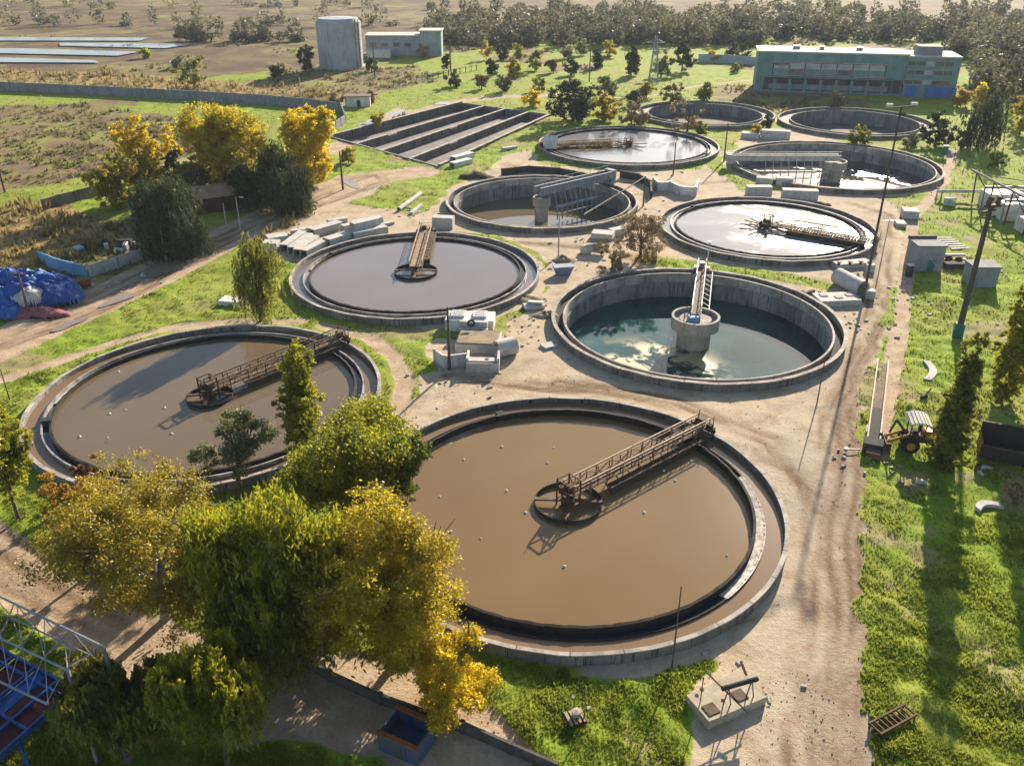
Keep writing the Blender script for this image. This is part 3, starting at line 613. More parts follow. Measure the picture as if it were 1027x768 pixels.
# F and H: solid girder bridges with a rake frame below
def girder_bridge(k, label, px_to, zb, h, m, rail_m, legs_y, mirror=1, x0=-1.2, over=.6):
    cx, cy, r = TK[k]; p = G(*px_to, 1.05); a = math.atan2(p.y-cy, p.x-cx); L = r+over
    t = thing('girder_bridge', label, 'bridge', (cx, cy, 0), a, 'girder bridges')
    for s in (-1, 1):
        b = MB(); b.box(((L+x0)/2, s*.95, zb+h/2), (L-x0, .14, h)); b.box(((L+x0)/2, s*.95, zb+h+.05), (L-x0, .38, .10)); n = int((L-x0)/1.6)
        for i in range(n+1): b.box((x0+.1+(L-x0-.2)*i/n, s*1.05, zb+h/2), (.12, .16, h-.06))
        b.build('girder', m, t)
    MB().box(((L+x0)/2, 0, zb+.12), (L-x0-.1, 1.7, .1)).build('deck', m, t)
    b = MB(); n = int((L-x0)/2.4)
    for i in range(n+1): x = x0+.2+(L-x0-.4)*i/n; b.bar((x, .9, zb+h), (x, .9, zb+h+.9), .07)
    b.bar((x0, .9, zb+h+.9), (L, .9, zb+h+.9), .06); b.build('railing', rail_m, t)
    b = MB(); y = legs_y; x1 = L*.68; b.box(((1.6+x1)/2, y, -.35), (x1-1.6, .9, .30)); b.box(((1.6+x1)/2, y, -1.9), (x1-1.6, .18, .2))
    for i in range(9): x = 1.9+i*(x1-2.2)/8; b.bar((x, y, -3.0), (x, y, -.3), .16); b.bar((x, y, -.35), (x, y*.6, zb+.1), .12)
    b.build('rake_frame', m, t)
    b = MB(); b.box((L-.6, 0, 1.45), (1.6, 2.9, .75)); b.box((L+.1, .2, zb+h/2), (1.1, 2.4, h+.5)); b.build('end_carriage', m, t); return t
M_GB = mat('grey girder paint', (.30, .31, .31), (.22, .23, .24), .7, .8, .2, .5)
M_WB = mat('chalky white girder', (.50, .48, .44), (.36, .34, .31), .7, .85, .2, .4)
girder_bridge('F', 'grey solid girder bridge rising over the deep grey tank to its right rim', (620, 181), 2.0, 1.5, M_GB, M_STEEL, -2.6)
girder_bridge('H', 'white girder bridge from the right rear tank column to its left rim', (741, 163), 1.6, 1.2, M_WB, M_WHITE, 2.6)
pa, pb = G(586, 215, 1.15), G(646, 178, 2.2); b = MB(); b.tube([pa, pa.lerp(pb, .5)+Vector((0, 0, -.1)), pb], .13, 8); o = b.build('slanted_pipe', M_RIM, None, 60); o.data.transform(Matrix.Translation(-pa)); o.location = pa; tag(o, 'thin pale pipe laid slantwise across the right side of the girder bridge tank', 'pipe')
# small hood over the carriage of the reed tank
p = G(552, 148, 1.05)
t = thing('carriage_hood', 'small white gabled hood at the left rim of the reed grown tank', 'hood', p)
MB().box((0, 0, .9), (3.0, 3.2, 1.8)).build('hood_wall', M_WHITE, t)
MB().add([(-1.7, -1.8, 1.8), (1.7, -1.8, 1.8), (1.7, 1.8, 1.8), (-1.7, 1.8, 1.8), (-1.7, 0, 2.9), (1.7, 0, 2.9)], [(0, 1, 5, 4), (2, 3, 4, 5), (1, 2, 5), (3, 0, 4)]).build('hood_roof', M_WHITE, t)
# reeds on silt in that tank
gx, gy, gr = TK['G']; b = MB(); pts = [(-17.5, -2.5), (-14, -6), (-8, -5.5), (-4, -3), (-4.5, 0), (-9, 2), (-15, 2.5), (-17.8, .5)]
b.prism([(gx+x, gy+y) for x, y in pts], .30, .52); o = b.build('silt_bank', mat('reed silt', (.17, .12, .07), (.11, .08, .05), .5, .95, .5)); tag(o, 'brown silt bank lying in the left half of the pale water tank', 'silt bank')
xs = gx-17+13*rng.random(2600); ys = gy-4.2+5.6*rng.random(2600); h = (.4+1.5*rng.random(2600))*np.clip(3*fbm(xs, ys, 2.2, 3, 12)-.9, .05, 1.1); a = rng.random(2600)*6.28
P0 = np.stack([xs-np.cos(a)*.10, ys-np.sin(a)*.10, 0*xs+.4], -1); P1 = np.stack([xs+np.cos(a)*.10, ys+np.sin(a)*.10, 0*xs+.4], -1); P2 = np.stack([xs+.4*(rng.random(2600)-.5), ys+.4*(rng.random(2600)-.5), .4+h], -1)
tag(fast_mesh('reeds', np.stack([P0, P1, P2], 1).reshape(-1, 3), 3, M_DRYG), 'brown reeds growing on the silt in the pale water tank', 'reeds', kind='stuff')
# pale clumps floating on the brown tanks
fm = MB(); fm.lathe([(.16, -.03), (.13, .08), (.05, .15), (.01, .16)], 9); fp = None
for k, wz, lst, lab in (('A', .30, [(503, 448), (555, 449), (549, 464), (508, 492), (527, 514), (566, 568), (646, 514), (729, 557), (693, 462), (465, 461), (441, 498), (452, 533), (482, 540), (666, 472), (677, 482)], 'small pale clump floating on the nearest brown tank'), ('B', .40, [(119, 373), (110, 415), (126, 411), (165, 409), (108, 439), (80, 438), (134, 453), (102, 459), (172, 435)], 'small pale clump floating on the left brown tank')):
    for u, v in lst:
        if fp is None: fp = o = fm.build('floating_clump', mat('pale float', (.78, .74, .68), (.62, .57, .5), 2, .9, 0), None, 60)
        else: o = fp.copy(); COL.objects.link(o)
        o.location = G(u, v, wz); s = rnd.uniform(.6, 1.1); o.scale = (s, s*rnd.uniform(.8, 1.2), s); o.rotation_euler.z = rnd.uniform(0, 6); tag(o, lab, 'clump', 'pale clumps floating on '+('the nearest tank' if k == 'A' else 'the left tank'))

# ------------------------------------------------------------------ the long four-channel basin
M_BASIN = mat('dark basin concrete', (.15, .14, .13), (.09, .085, .08), .3, .9, .4, .7)
b = MB(); t = thing('channel_basin', 'long rectangular basin of four sunken channels behind the lilac tank', 'basin', (*BASIN[0], 0))
Bp = [Vector((x-BASIN[0][0], y-BASIN[0][1])) for x, y in BASIN]
def bl(s, f): return (Bp[0].lerp(Bp[1], s)).lerp(Bp[3].lerp(Bp[2], s), f)
MB().add([(*bl(0, 0), -1.9), (*bl(1, 0), -1.9), (*bl(1, 1), -1.9), (*bl(0, 1), -1.9)], [(3, 2, 1, 0)]).build('basin_floor', mat('basin floor', (.22, .20, .18), (.14, .13, .12), .25, .9, .3), t)
for f, top in ((0, .6), (.26, .15), (.50, .15), (.755, .15), (1, .6)):
    b = MB()
    for i in range(14):
        p, q = bl(i/14+.002, f), bl((i+1)/14-.002, f); dz = rnd.uniform(-.06, .06) if 0 < f < 1 else 0
        if 0 < f < 1 and rnd.random() < .08: dz -= .5
        b.bar((*p, (top+dz-3.6)/2), (*q, (top+dz-3.6)/2), .55, top+dz+3.6)
    o = b.build('dividing_wall' if 0 < f < 1 else 'side_wall', M_BASIN, t)
    b = MB()
    for i in range(14): p, q = bl(i/14+.004, f), bl((i+1)/14+.0, f); b.bar((*p, top+.05), (*q, top+.05), .85, .12) 
    b.build('coping', M_CONC, o)
for s in (0, 1):
    b = MB(); b.bar((*bl(s, 0), -1.5), (*bl(s, 1), -1.5), .5, 3.6); b.build('end_wall', M_INNER, t)
b = MB()
for i in range(4):
    f0, f1 = ((0, .26), (.26, .5), (.5, .755), (.755, 1))[i]; fm_ = f1-(f1-f0)*.42
    b.add([(*bl(.01, fm_), -1.85), (*bl(.99, fm_), -1.85), (*bl(.99, f1), -.55), (*bl(.01, f1), -.55)], [(0, 1, 2, 3)])
b.build('sloping_floor', mat('sloping slab', (.24, .225, .21), (.16, .15, .145), .3, .9, .3, .3), t)

# ------------------------------------------------------------------ concrete beams and blocks lying about
def pbox(name, label, cat, p0, p1, w, h, m, z=0., group=None, hollow=False, bevel=.04, shift=True, taper=0):
    a, b = G(*p0, z), G(*p1, z); d = b-a; L = d.length; n = Vector((-d.y, d.x, 0)).normalized()
    if n.y < 0: n = -n
    c = (a+b)/2+(n*(w/2) if shift else Vector()); rz = math.atan2(d.y, d.x); q = MB()
    if hollow:
        q.box((0, 0, h-.09), (L, w, .18)); q.box((0, -w/2+.08, (h-.18)/2), (L, .16, h-.18)); q.box((0, w/2-.08, (h-.18)/2), (L, .16, h-.18))
    elif taper:
        l = L/2; v = w/2; k = taper; q.add([(-l+k, -v+k, 0), (l-k, -v+k, 0), (l-k, v-k, 0), (-l+k, v-k, 0), (-l, -v, h), (l, -v, h), (l, v, h), (-l, v, h)], [(0, 3, 2, 1), (4, 5, 6, 7), (0, 1, 5, 4), (1, 2, 6, 5), (2, 3, 7, 6), (3, 0, 4, 7)])
    else:
        q.box((0, 0, h/2), (L, w, h))
    o = q.build(name, m, None, None, bevel); o.location = c; o.rotation_euler.z = rz; return tag(o, label, cat, group)
GB = 'concrete beams beside the lilac tank'
for p0, p1, w, h, z, hol, lab in [
    ((289, 253), (308, 238.5), 1.5, 1.3, 0, 1, 'hollow concrete beam nearest the willow, first of four parallel ones'), ((296.5, 255.5), (315, 241), 1.4, 1.3, 0, 1, 'hollow concrete beam, second from the willow of four parallel ones'),
    ((302, 257.8), (321, 243), 1.4, 1.3, 0, 1, 'hollow concrete beam, third from the willow of four parallel ones'), ((308.5, 259.5), (331, 247.5), 1.5, 1.4, 0, 1, 'hollow concrete beam, last of four parallel ones, against the lilac tank'),
    ((331.5, 249.5), (353.5, 242.5), 1.9, 1.6, 0, 1, 'long pale concrete beam in the middle of the row along the lilac tank'), ((355.5, 243.5), (390, 236.5), 1.9, 1.7, 0, 1, 'longest pale concrete beam at the bridge end of the row by the lilac tank'),
    ((357, 231.5), (385, 225.5), 1.8, 1.5, 0, 1, 'concrete beam carrying another beam, behind the row by the lilac tank'), ((356, 232), (382, 226), 1.7, 1.3, 1.52, 1, 'concrete beam laid on top of another behind the lilac tank row'),
    ((316, 238), (345, 229.5), 2.0, 1.3, 0, 1, 'grey concrete beam lying in the second row from the lilac tank'), ((345.5, 234), (358, 231), 1.4, 1.3, 0, 0, 'short concrete block between the beam rows by the lilac tank'),
    ((263, 253), (278, 253.5), 2.2, 1.6, 0, 0, 'low concrete block at the willow end of the beam store'), ((270, 246.5), (290, 243.5), 2.6, 1.3, 0, 0, 'flat pale slab block behind the low block near the willow'),
    ((292, 236.5), (307, 235), 1.2, .9, 0, 0, 'short concrete block beside the muddy track end of the beams'), ((300, 233.5), (314, 232.2), 1.2, .7, 0, 0, 'thin pale concrete plank next to the muddy track'),
    ((330, 226.5), (349, 223.5), 1.3, .9, 0, 0, 'narrow concrete beam at the back of the beam store'), ((382, 228), (396, 225), 1.2, .5, 0, 0, 'low pale slab beyond the stacked concrete beams')]:
    pbox('concrete_beam', lab, 'concrete beam', p0, p1, w, h, M_BEAM, z, GB, hol)
GC = 'concrete blocks between the tanks'
for p0, p1, w, h, z, lab in [
    ((433.5, 229.5), (454, 230.5), 2.0, 2.1, 0, 'large grey concrete block between the lilac tank and the girder bridge tank'), ((414, 215.5), (424, 207), .7, .5, 0, 'slim whitish concrete post lying on bare earth left of the girder bridge tank'),
    ((749, 197.5), (774, 197.6), 2.0, 2.0, 0, 'large grey concrete block at the far rim of the silvery tank, left one'), ((784, 200.5), (820, 202), 2.1, 2.0, 0, 'long grey concrete block at the far rim of the silvery tank, right one'),
    ((757.5, 185.5), (774, 187), 1.9, 1.6, 0, 'grey concrete block just left of the rounded one behind the silvery tank'), ((778, 186.5), (795, 187.5), 1.9, 1.7, 0, 'pale concrete block close against the right rear tank'),
    ((763, 139.5), (792, 141), 2.4, 2.2, 0, 'wide grey concrete block beyond the right rear tank'), ((743, 138.5), (761, 140), 2.0, 1.3, 0, 'low grey concrete block left of the wide one beyond the right rear tank'),
    ((592.5, 239), (614, 241), 2.4, 1.0, 0, 'bottom concrete slab of the stack right of the girder bridge tank'), ((593.5, 238.3), (614.5, 240.2), 2.1, .9, 1.02, 'middle concrete slab of the stack right of the girder bridge tank'), ((592.8, 238.5), (613.8, 240.3), 2.2, .8, 1.94, 'top concrete slab of the stack right of the girder bridge tank'),
    ((614.5, 238.5), (627, 236), 1.6, 1.3, 0, 'short concrete block tucked behind the three slab stack'), ((547, 351.5), (559.5, 348.5), 1.5, .35, 0, 'flat concrete slab lying on the dirt left of the green tank'),
    ((868, 273), (877, 273.5), 1.3, 1.2, 0, 'small grey concrete cube block beside the silvery tank'), ((867.5, 300), (877, 301), 1.6, 1.3, 0, 'small grey concrete cube block beside the tall lamp pole'),
    ((840, 270.5), (874, 267.5), 2.0, .8, 0, 'low blue grey concrete platform at the near rim of the silvery tank'), ((899, 228), (909, 228.5), 2.6, .7, 0, 'concrete lid slab on the grass verge right of the silvery tank'),
    ((905, 219.5), (921, 220.5), 3.0, 1.5, 0, 'square grey concrete chamber on the verge right of the silvery tank'), ((945.5, 206), (957, 207.5), 2.2, 1.2, 0, 'small grey concrete chamber standing alone in the right meadow'),
    ((505, 152), (519, 150), 1.2, .8, 0, 'pale block on the earth left of the reed tank')]:
    pbox('concrete_block', lab, 'concrete block', p0, p1, w, h, M_BEAM, z, GC)
pbox('pipe_half', 'large pale half pipe lying beside the grass tank verge below the channel basin', 'half pipe', (457, 163), (476, 158), 1.8, 1.2, M_WHITE, 0, None, True)
pbox('pipe_half', 'second pale half pipe, the one nearer the lilac tank, below the channel basin', 'half pipe', (456, 169), (474, 164.5), 1.8, 1.2, M_WHITE, 0, None, True)
pbox('steel_skip', 'faded blue open skip on the dirt between lilac and green tanks', 'skip', (556, 278), (576, 276.5), 1.8, 1.5, mat('faded blue paint', (.20, .27, .36), (.14, .18, .24), 1, .7, .2), taper=.5)
o = pbox('white_slab', 'white tilted slab half hidden under the willow by the left tank', 'slab', (219, 307), (246, 309), 2.2, .8, M_WHITE)
# lying pipes
def lying_pipe(label, p0, p1, r, m=M_BEAM):
    a, b = G(*p0), G(*p1); a.z = b.z = r*.9; t = MB(); d = (b-a).normalized(); n = Vector((-d.y, d.x, 0))
    t.tube([a, b], r, 24, cap=False); t.tube([b, a], r*.8, 24, cap=False)
    for e in (a, b):
        ring = []; k = 24; o = len(t.v); up = Vector((0, 0, 1))
        for i in range(k):
            th = 2*math.pi*i/k; c = n*math.cos(th)+up*math.sin(th); t.v += [tuple(e+c*r), tuple(e+c*r*.8)]
        for i in range(k): j = (i+1) % k; t.f.append((o+2*i, o+2*j, o+2*j+1, o+2*i+1))
    o = t.build('concrete_pipe', m, None, 40); return tag(o, label, 'concrete pipe')
lying_pipe('large grey concrete pipe lying beside the flat topped hut', (498, 358), (516, 353.5), 1.15)
lying_pipe('large pale concrete pipe lying at the right rim of the green tank', (839, 283.5), (864, 297), 1.25)
lying_pipe('pale pipe lying flat left of the girder bridge tank', (400, 212), (422, 196), .45)
# frame-and-lid slab by the green tank
t = thing('hatch_slab', 'pale concrete slab with square hatches beside the green tank', 'slab', G(838, 303))
MB().box((0, 0, .45), (6.2, 3.4, .9), .1).build('slab', M_BEAM, t, None, .05)
for x, y in ((-1.8, .4), (.2, -.3), (2.0, .5)): MB().box((x, y, .96), (1.1, 1.0, .1), .1).build('hatch', M_CONC, t, None, .03)
MB().box((-3.4, 1.9, .5), (2.0, .5, 1.0), .6).build('prop_beam', M_DARK, t)
# low platform pieces on the silvery tank platform
t = thing('valve_gear', 'cluster of small rusty valve fittings on the low platform by the silvery tank', 'valves', G(856, 266, .8))
for x in (-2.4, -.6, 1.2, 2.6): b = MB(); b.lathe([(.22, 0), (.22, .5), (.4, .5), (.4, .62), (.02, .64)], 10, (x, rnd.uniform(-.3, .3), .02)); b.build('valve', M_RUST, t)
# debris heap
b = MB(); c = G(535, 309); 
b.box((0, 0, .35), (3.0, 1.6, .5), .3, .1); b.box((.3, .4, .75), (2.2, 1.2, .3), -.2, -.15)
o = b.build('broken_slabs', M_BEAM, None, None, .05); o.location = c; tag(o, 'two broken pale slabs piled on the dirt left of the green tank', 'broken slabs')
def heap(name, label, u, v, rx, ry, h, m, seed=0, cat='heap'):
    c = G(u, v); b = MB(); n = 20; rings = 6
    vs = []; fs = []
    for i in range(rings+1):
        for j in range(n):
            t = 2*math.pi*j/n; k = i/rings; q = mnoise.noise(Vector((math.cos(t)*1.5+seed, math.sin(t)*1.5, k*2)))
            vs.append((math.cos(t)*rx*k*(1+.3*q), math.sin(t)*ry*k*(1+.3*q), h*(1-k**1.5)*(1+.6*q)-.06*k))
    for i in range(rings):
        for j in range(n): a = i*n+j; d = i*n+(j+1) % n; fs.append((a, a+n, d+n, d))
    b.add(vs, fs); o = b.build(name, m, None, 60); o.location = c; return tag(o, label, cat)
heap('soil_heap', 'small heap of clods beside the broken slabs', 548, 316, 2.6, 1.6, .5, M_SOIL, 1)
heap('soil_heap', 'rough soil heap below the thin pole left of the green tank', 523, 300, 3.4, 2.2, .6, M_SOIL, 4)
heap('soil_heap', 'dark soil heap on the verge at the near rim of the channel basin', 478, 178, 4.5, 2.0, 1.2, mat('dark soil', (.10, .075, .055), (.06, .045, .035), .8, .95, .6), 9)
heap('soil_heap', 'reddish heap of rubble around the thin pole near the blue skip', 566, 262, 2.2, 1.8, .9, M_SOIL, 3)
heap('soil_heap', 'brown soil mound just below the grey blocks at the right rear', 822, 206, 2.6, 1.2, .7, mat('brown soil', (.17, .11, .07), (.11, .07, .045), .8, .95, .6), 6)
b = MB(); b.lathe([(.9, 0), (1.1, .5), (.9, 1.1), (.05, 1.3)], 12, wob=lambda t, j: .2*mnoise.noise(Vector((math.cos(t), math.sin(t), j)))); o = b.build('round_boulder', M_BEAM, None, 60); o.location = G(588, 253.5); tag(o, 'round pale boulder on the dirt below the slab stack', 'boulder')
# ------------------------------------------------------------------ buildings of the yard middle
t = thing('hatch_building', 'low white flat roofed box with two roof openings by the lilac tank', 'hut', G(472, 328), R(-4))
MB().box((0, 0, .85), (6.6, 3.4, 1.7)).build('wall', M_WHITE, t, None, .05)
for x in (-1.7, 1.3): b = MB(); b.box((x, .2, 1.85), (1.9, 2.2, .3)); f = b.build('roof_frame', M_BEAM, t, None, .04); MB().box((x, .2, 2.0), (1.2, 1.4, .06)).build('hatch', M_STEEL, f)
b = MB(); k = 18
b.lathe([(.34, -.1), (.52, -.1), (.52, .12), (.34, .12)], 20, close=True); o = b.build('tyre', M_TYRE, None, 40); o.location = G(472.5, 324, 2.15); o.rotation_euler = (.5, 0, 0); tag(o, 'black tyre resting on the roof of the low white hut', 'tyre')
t = thing('pit_house', 'earth roofed pit building with pale steps below the low white hut', 'hut', G(480, 352))
MB().box((0, 1.5, .6), (5.6, 4.6, 1.2), R(-6)).build('wall', M_BEAM, t, None, .05)
MB().box((0, 1.5, 1.3), (5.2, 4.2, .18), R(-6)).build('earth_roof', M_SOIL, t)
for i in range(3): MB().box((-.8, 3.6+i*.75, .3+i*.35), (3.8, .7, .6+i*.7), R(-6)).build('step', M_BEAM, t, None, .04)
t = thing('open_chamber', 'open pale concrete chamber with a dark mouth at the pit building', 'chamber', G(484, 373), R(-2))
b = MB(); b.box((0, -.1, .65), (4.0, .3, 1.3)); b.box((-1.9, 1.3, .9), (.3, 2.5, 1.8)); b.box((1.9, 1.3, .9), (.3, 2.5, 1.8)); b.box((0, .7, 1.36), (3.5, 1.1, .14)); b.build('chamber_wall', M_BEAM, t, None, .03)
MB().box((0, 1.6, .5), (3.5, 1.6, .9)).build('chamber_floor', M_RUST, t); MB().lathe([(.28, 1.435), (.28, 1.45), (.01, 1.45)], 16, (.5, .7, 0)).build('manhole', M_DARK, t)
def wall(name, label, pts, h, th, m, cat='wall', z=0, parts=None, seg=None, cap=None):
    P = [G(u, v, z) for u, v in pts]; b = MB(); c = MB()
    for a, d in zip(P[:-1], P[1:]):
        n = max(1, int((d-a).length/(seg or 3.0)))
        for i in range(n):
            p, q = a.lerp(d, i/n), a.lerp(d, (i+1)/n); e = (q-p).normalized()*.01
            b.bar(p+e+Vector((0, 0, h/2-.1)), q-e+Vector((0, 0, h/2-.1)), th, h+.2)
            c.bar(p+Vector((0, 0, h/2-.1)), p+Vector((0, 0, h/2-.1))+(q-p).normalized()*.3, th+.16, h+.36)
            if cap: c.bar(p+e+Vector((0, 0, h+.06)), q-e+Vector((0, 0, h+.06)), th+.2, .12)
    t = thing(name, label, cat, P[0]); iv = Matrix.Translation(-P[0])
    b.add(c.v, c.f); o = b.build('wall_panel', m, t); o.data.transform(iv)
    return t
wall('garden_wall', 'white painted low wall bent round the front of the pit building', [(436, 362), (446, 369), (471, 366)], 1.7, .25, M_WHITE)
wall('trench_shadow_wall', 'dark wall standing in for shadow in the trench behind the girder bridge tank', [(503, 176), (530, 173), (560, 175), (590, 181)], 1.5, .4, M_DARK)  # dark wall stands in for the shadow of a dug channel
wall('trench_shadow_wall', 'dark wall drawn for trench shadow between the girder bridge end and the white walled pit', [(622, 178), (640, 181), (652, 188), (653, 199)], 1.5, .4, M_DARK)  # this dark wall too is drawn in place of channel shadow
wall('pit_wall', 'white curved low wall round a pit between girder bridge and silvery tank', [(655, 187), (660, 192), (672, 191), (682, 196), (697, 197), (700, 188)], 1.9, .4, M_WHITE)
# ------------------------------------------------------------------ walls and fences
wall('boundary_wall', 'long grey panel wall across the fields on the left', [(-160, 85), (-60, 88), (0, 91), (100, 95.5), (200, 101), (260, 104.5), (310, 109), (340, 113)], 2.9, .3, mat('grey panel wall', (.24, .25, .26), (.17, .18, .19), .3, .9, .3, .6), seg=4)
wall('boundary_wall', 'short grey wall returning toward the long basin near the small hut', [(342, 111), (347, 124), (332, 134), (318, 138)], 2.4, .3, mat('grey panel wall', (.24, .25, .26)), seg=4)
wall('panel_wall', 'weathered grey wall section behind the dark willow at left', [(44, 212), (60, 207), (80, 202), (104, 195)], 2.3, .25, M_WALL, seg=3)
wall('blue_wall', 'pale blue painted wall at the corner by the blue tarpaulin heap', [(40, 263), (60, 271), (88, 278)], 1.9, .22, mat('sky blue limewash', (.16, .38, .60), (.20, .34, .46), .5, .9, .2, .4))
wall('white_wall', 'whitish wall along the muddy track under the dark willow', [(90, 278), (118, 269), (142, 261), (165, 252), (195, 240)], 1.9, .22, mat('dirty limewash', (.42, .42, .40), (.30, .30, .29), .5, .9, .2, .6))
wall('yard_wall', 'low rail topped wall below the yellow and green front trees', [(285, 655), (330, 681), (380, 704), (430, 722), (462, 732), (560, 775)], .9, .2, mat('dark fence wall', (.10, .09, .08), (.07, .065, .06), .8, .9, .3), seg=3.4)
wall('far_wall', 'pale wall at the back of the meadow left of the teal building', [(700, 62.5), (730, 63.5), (757, 66)], 3.2, .3, mat('pale blue wall', (.40, .44, .46), (.3, .33, .36), .3, .9, .2), seg=4)
t = thing('metal_sheet', 'orange rusty sheet leaning at the pale blue wall corner', 'metal sheet', G(83, 290), R(40))
MB().box((0, 0, .7), (2.6, .08, 1.7), 0, .45).build('sheet', mat('orange rust', (.30, .10, .03), (.2, .07, .025), 1, .9, .3), t); MB().box((0, .2, .4), (.1, .6, .9)).build('prop', M_RUST, t)
# picket fence far
b = MB(); pts = [G(440, 76.5), G(478, 73), G(500, 70)]; t = thing('field_fence', 'far pale post fence across the rough field right of the silo', 'fence', G(405, 85)); P = [G(395, 87)-G(405, 85), G(450, 76)-G(405, 85), G(478, 71)-G(405, 85)]
for a, d in zip(P[:-1], P[1:]):
    n = int((d-a).length/3)
    for i in range(n+1): q = a.lerp(d, i/n); b.bar(q, q+Vector((0, 0, 2.2)), .3)
    MB().bar(a+Vector((0, 0, 1.9)), d+Vector((0, 0, 1.9)), .12).build('rail', M_WALL, t)
b.build('posts', M_WALL, t)

# ------------------------------------------------------------------ poles
def pole(label, base, vt, r=.12, m=M_WOOD, kind=None, lean=(0, 0), cat='pole', name='utility_pole'):
    p = G(*base); h = height_at(base[0], base[1], vt); t = thing(name, label, cat, p)
    top = Vector((lean[0], lean[1], h)); MB().tube([(0, 0, -.3), top*.5, top], [r*1.25, r, r*.75], 8).build('shaft', m, t, 60)
    if kind == 'lamp':
        b = MB(); b.bar(top+Vector((-2.0, 0, -.2)), top+Vector((1.8, 0, .1)), .14)
        b.build('cross_arm', m, t)
        for x, z in ((-1.7, .25), (1.5, .4), (.2, -.9)): MB().box(top+Vector((x, -.2, z)), (.9, .4, .3), 0, .35).build('floodlight', M_WHITE if z > 0 else M_DARK, t, None, .05)
    if kind == 'cross':
        b = MB(); b.bar(top+Vector((-1.0, 0, -.4)), top+Vector((1.0, 0, -.4)), .12)
        for x in (-.85, 0, .85): b.lathe([(.06, 0), (.09, .1), (.05, .25), (.01, .27)], 8, top+Vector((x, 0, -.34)))
        b.build('cross_arm', m, t)
    if kind == 'lantern': MB().bar(top, top+Vector((1.1, -.4, .2)), .07).build('bracket', M_STEEL, t); MB().box(top+Vector((1.2, -.45, .15)), (.7, .3, .18)).build('lamp_head', M_WHITE, t, None, .04)
    if kind == 'base': MB().lathe([(r*1.9, -.2), (r*1.8, 2.0), (r*1.2, 2.05)], 10).build('painted_base', M_TEAL, t, 50)
    return t, top
pole('tall dark floodlight mast beside the right rim of the silvery tank', (865, 303), 107, .17, M_WOOD, 'lamp', cat='floodlight mast', name='floodlight_mast')
t, top = pole('massive leaning timber pole with teal base in the right meadow', (960, 338), 208, .36, mat('dark tarred pole', (.10, .085, .075), (.06, .052, .048), 1.2, .9, .3, .3), 'base')
b = MB(); b.box(top+Vector((.2, 0, .2)), (2.2, .5, .35), .2); b.box(top+Vector((-.3, 0, .8)), (.5, .5, 1.1), 0, 0, .3); b.box(top+Vector((.8, 0, .9)), (.4, .4, 1.0)); b.build('pole_head', M_RUST, t)
t, top = pole('thin pole with a teal switch box at the right rear tank', (946, 158), 122, .10, M_STEEL, None); MB().box((0, -.25, 1.6), (1.1, .6, 1.9)).build('switch_box', M_TEAL, t, None, .05); MB().box((0, -.25, 2.75), (1.2, .7, .25)).build('box_cap', M_WHITE, t)
for lab, bs, vt, r, m, kd in [
    ('dark pole standing right of the reed grown tank near its rim', (675, 176), 143, .14, M_WOOD, None), ('dark pole at the corner between reed tank and right rear tank', (726, 162), 124, .17, M_WOOD, None),
    ('short dark pole at the right end of the girder bridge tank', (645, 207), 177, .15, M_WOOD, None), ('thin steel pole beside the blue skip below the girder bridge tank', (560, 257), 213, .11, M_STEEL, None),
    ('grey timber pole by the low white hut below the lilac tank', (451, 371), 308, .17, M_WOOD, None), ('pale concrete pole at the end of the whitish wall by the willow', (167, 261), 228, .18, M_BEAM, None),
    ('brown pole standing in front of the blue tarpaulin heap', (30, 317), 272, .16, mat('red brown pole', (.16, .09, .07), (.11, .065, .05), 1, .9, .2), 'cross'), ('leaning dark pole at the far left edge of the brown field', (5, 193), 165, .2, M_WOOD, None),
    ('slim concrete pole with lamp beside the muddy track under the dark trees', (241, 229), 198, .13, M_BEAM, 'lantern'), ('slim concrete pole left of the lamp pole under the dark trees', (227, 226), 204, .12, M_BEAM, None),
    ('dark wooden pole where the muddy track bends below the channel basin', (344, 190), 152, .2, M_WOOD, None), ('thin dark pole at the near right rim of the green tank', (819, 406), 360, .07, M_WOOD, None),
    ('thin pole at the near rim of the largest tank', (674, 669), 588, .06, M_WOOD, None), ('thin grey pole on the dirt right of the silvery tank', (883, 265), 219, .08, M_STEEL, 'cross'),
    ('thin dark stick pole beside the small golden tree', (472, 690), 623, .06, M_WOOD, None), ('thin pole left of the left brown tank in the grass', (10, 402), 370, .07, M_WOOD, None),
    ('tall distant pole right of the silo', (376, 77), 42, .22, M_WOOD, 'cross'), ('tall distant pole in the meadow behind the channel basin', (591, 82), 44, .2, M_WOOD, 'lantern'),
    ('distant pole behind the dense bush left of the far trees', (452, 72), 40, .25, M_WOOD, 'cross'), ('slim pole standing behind the teal building corner by the yellow bushes', (976, 84), 46, .25, M_STEEL, 'lantern'),
    ('pale pole at the near end of the panel wall by the hut', (303, 105), 78, .18, M_BEAM, None), ('thin pole in the shade left of the largest tank debris', (586, 722), 688, .05, M_RAIL, None),
    ('thin dark pole on the far verge of the reed tank', (636, 130), 105, .1, M_WOOD, None)]:
    pole(lab, bs, vt, r, m, kd)
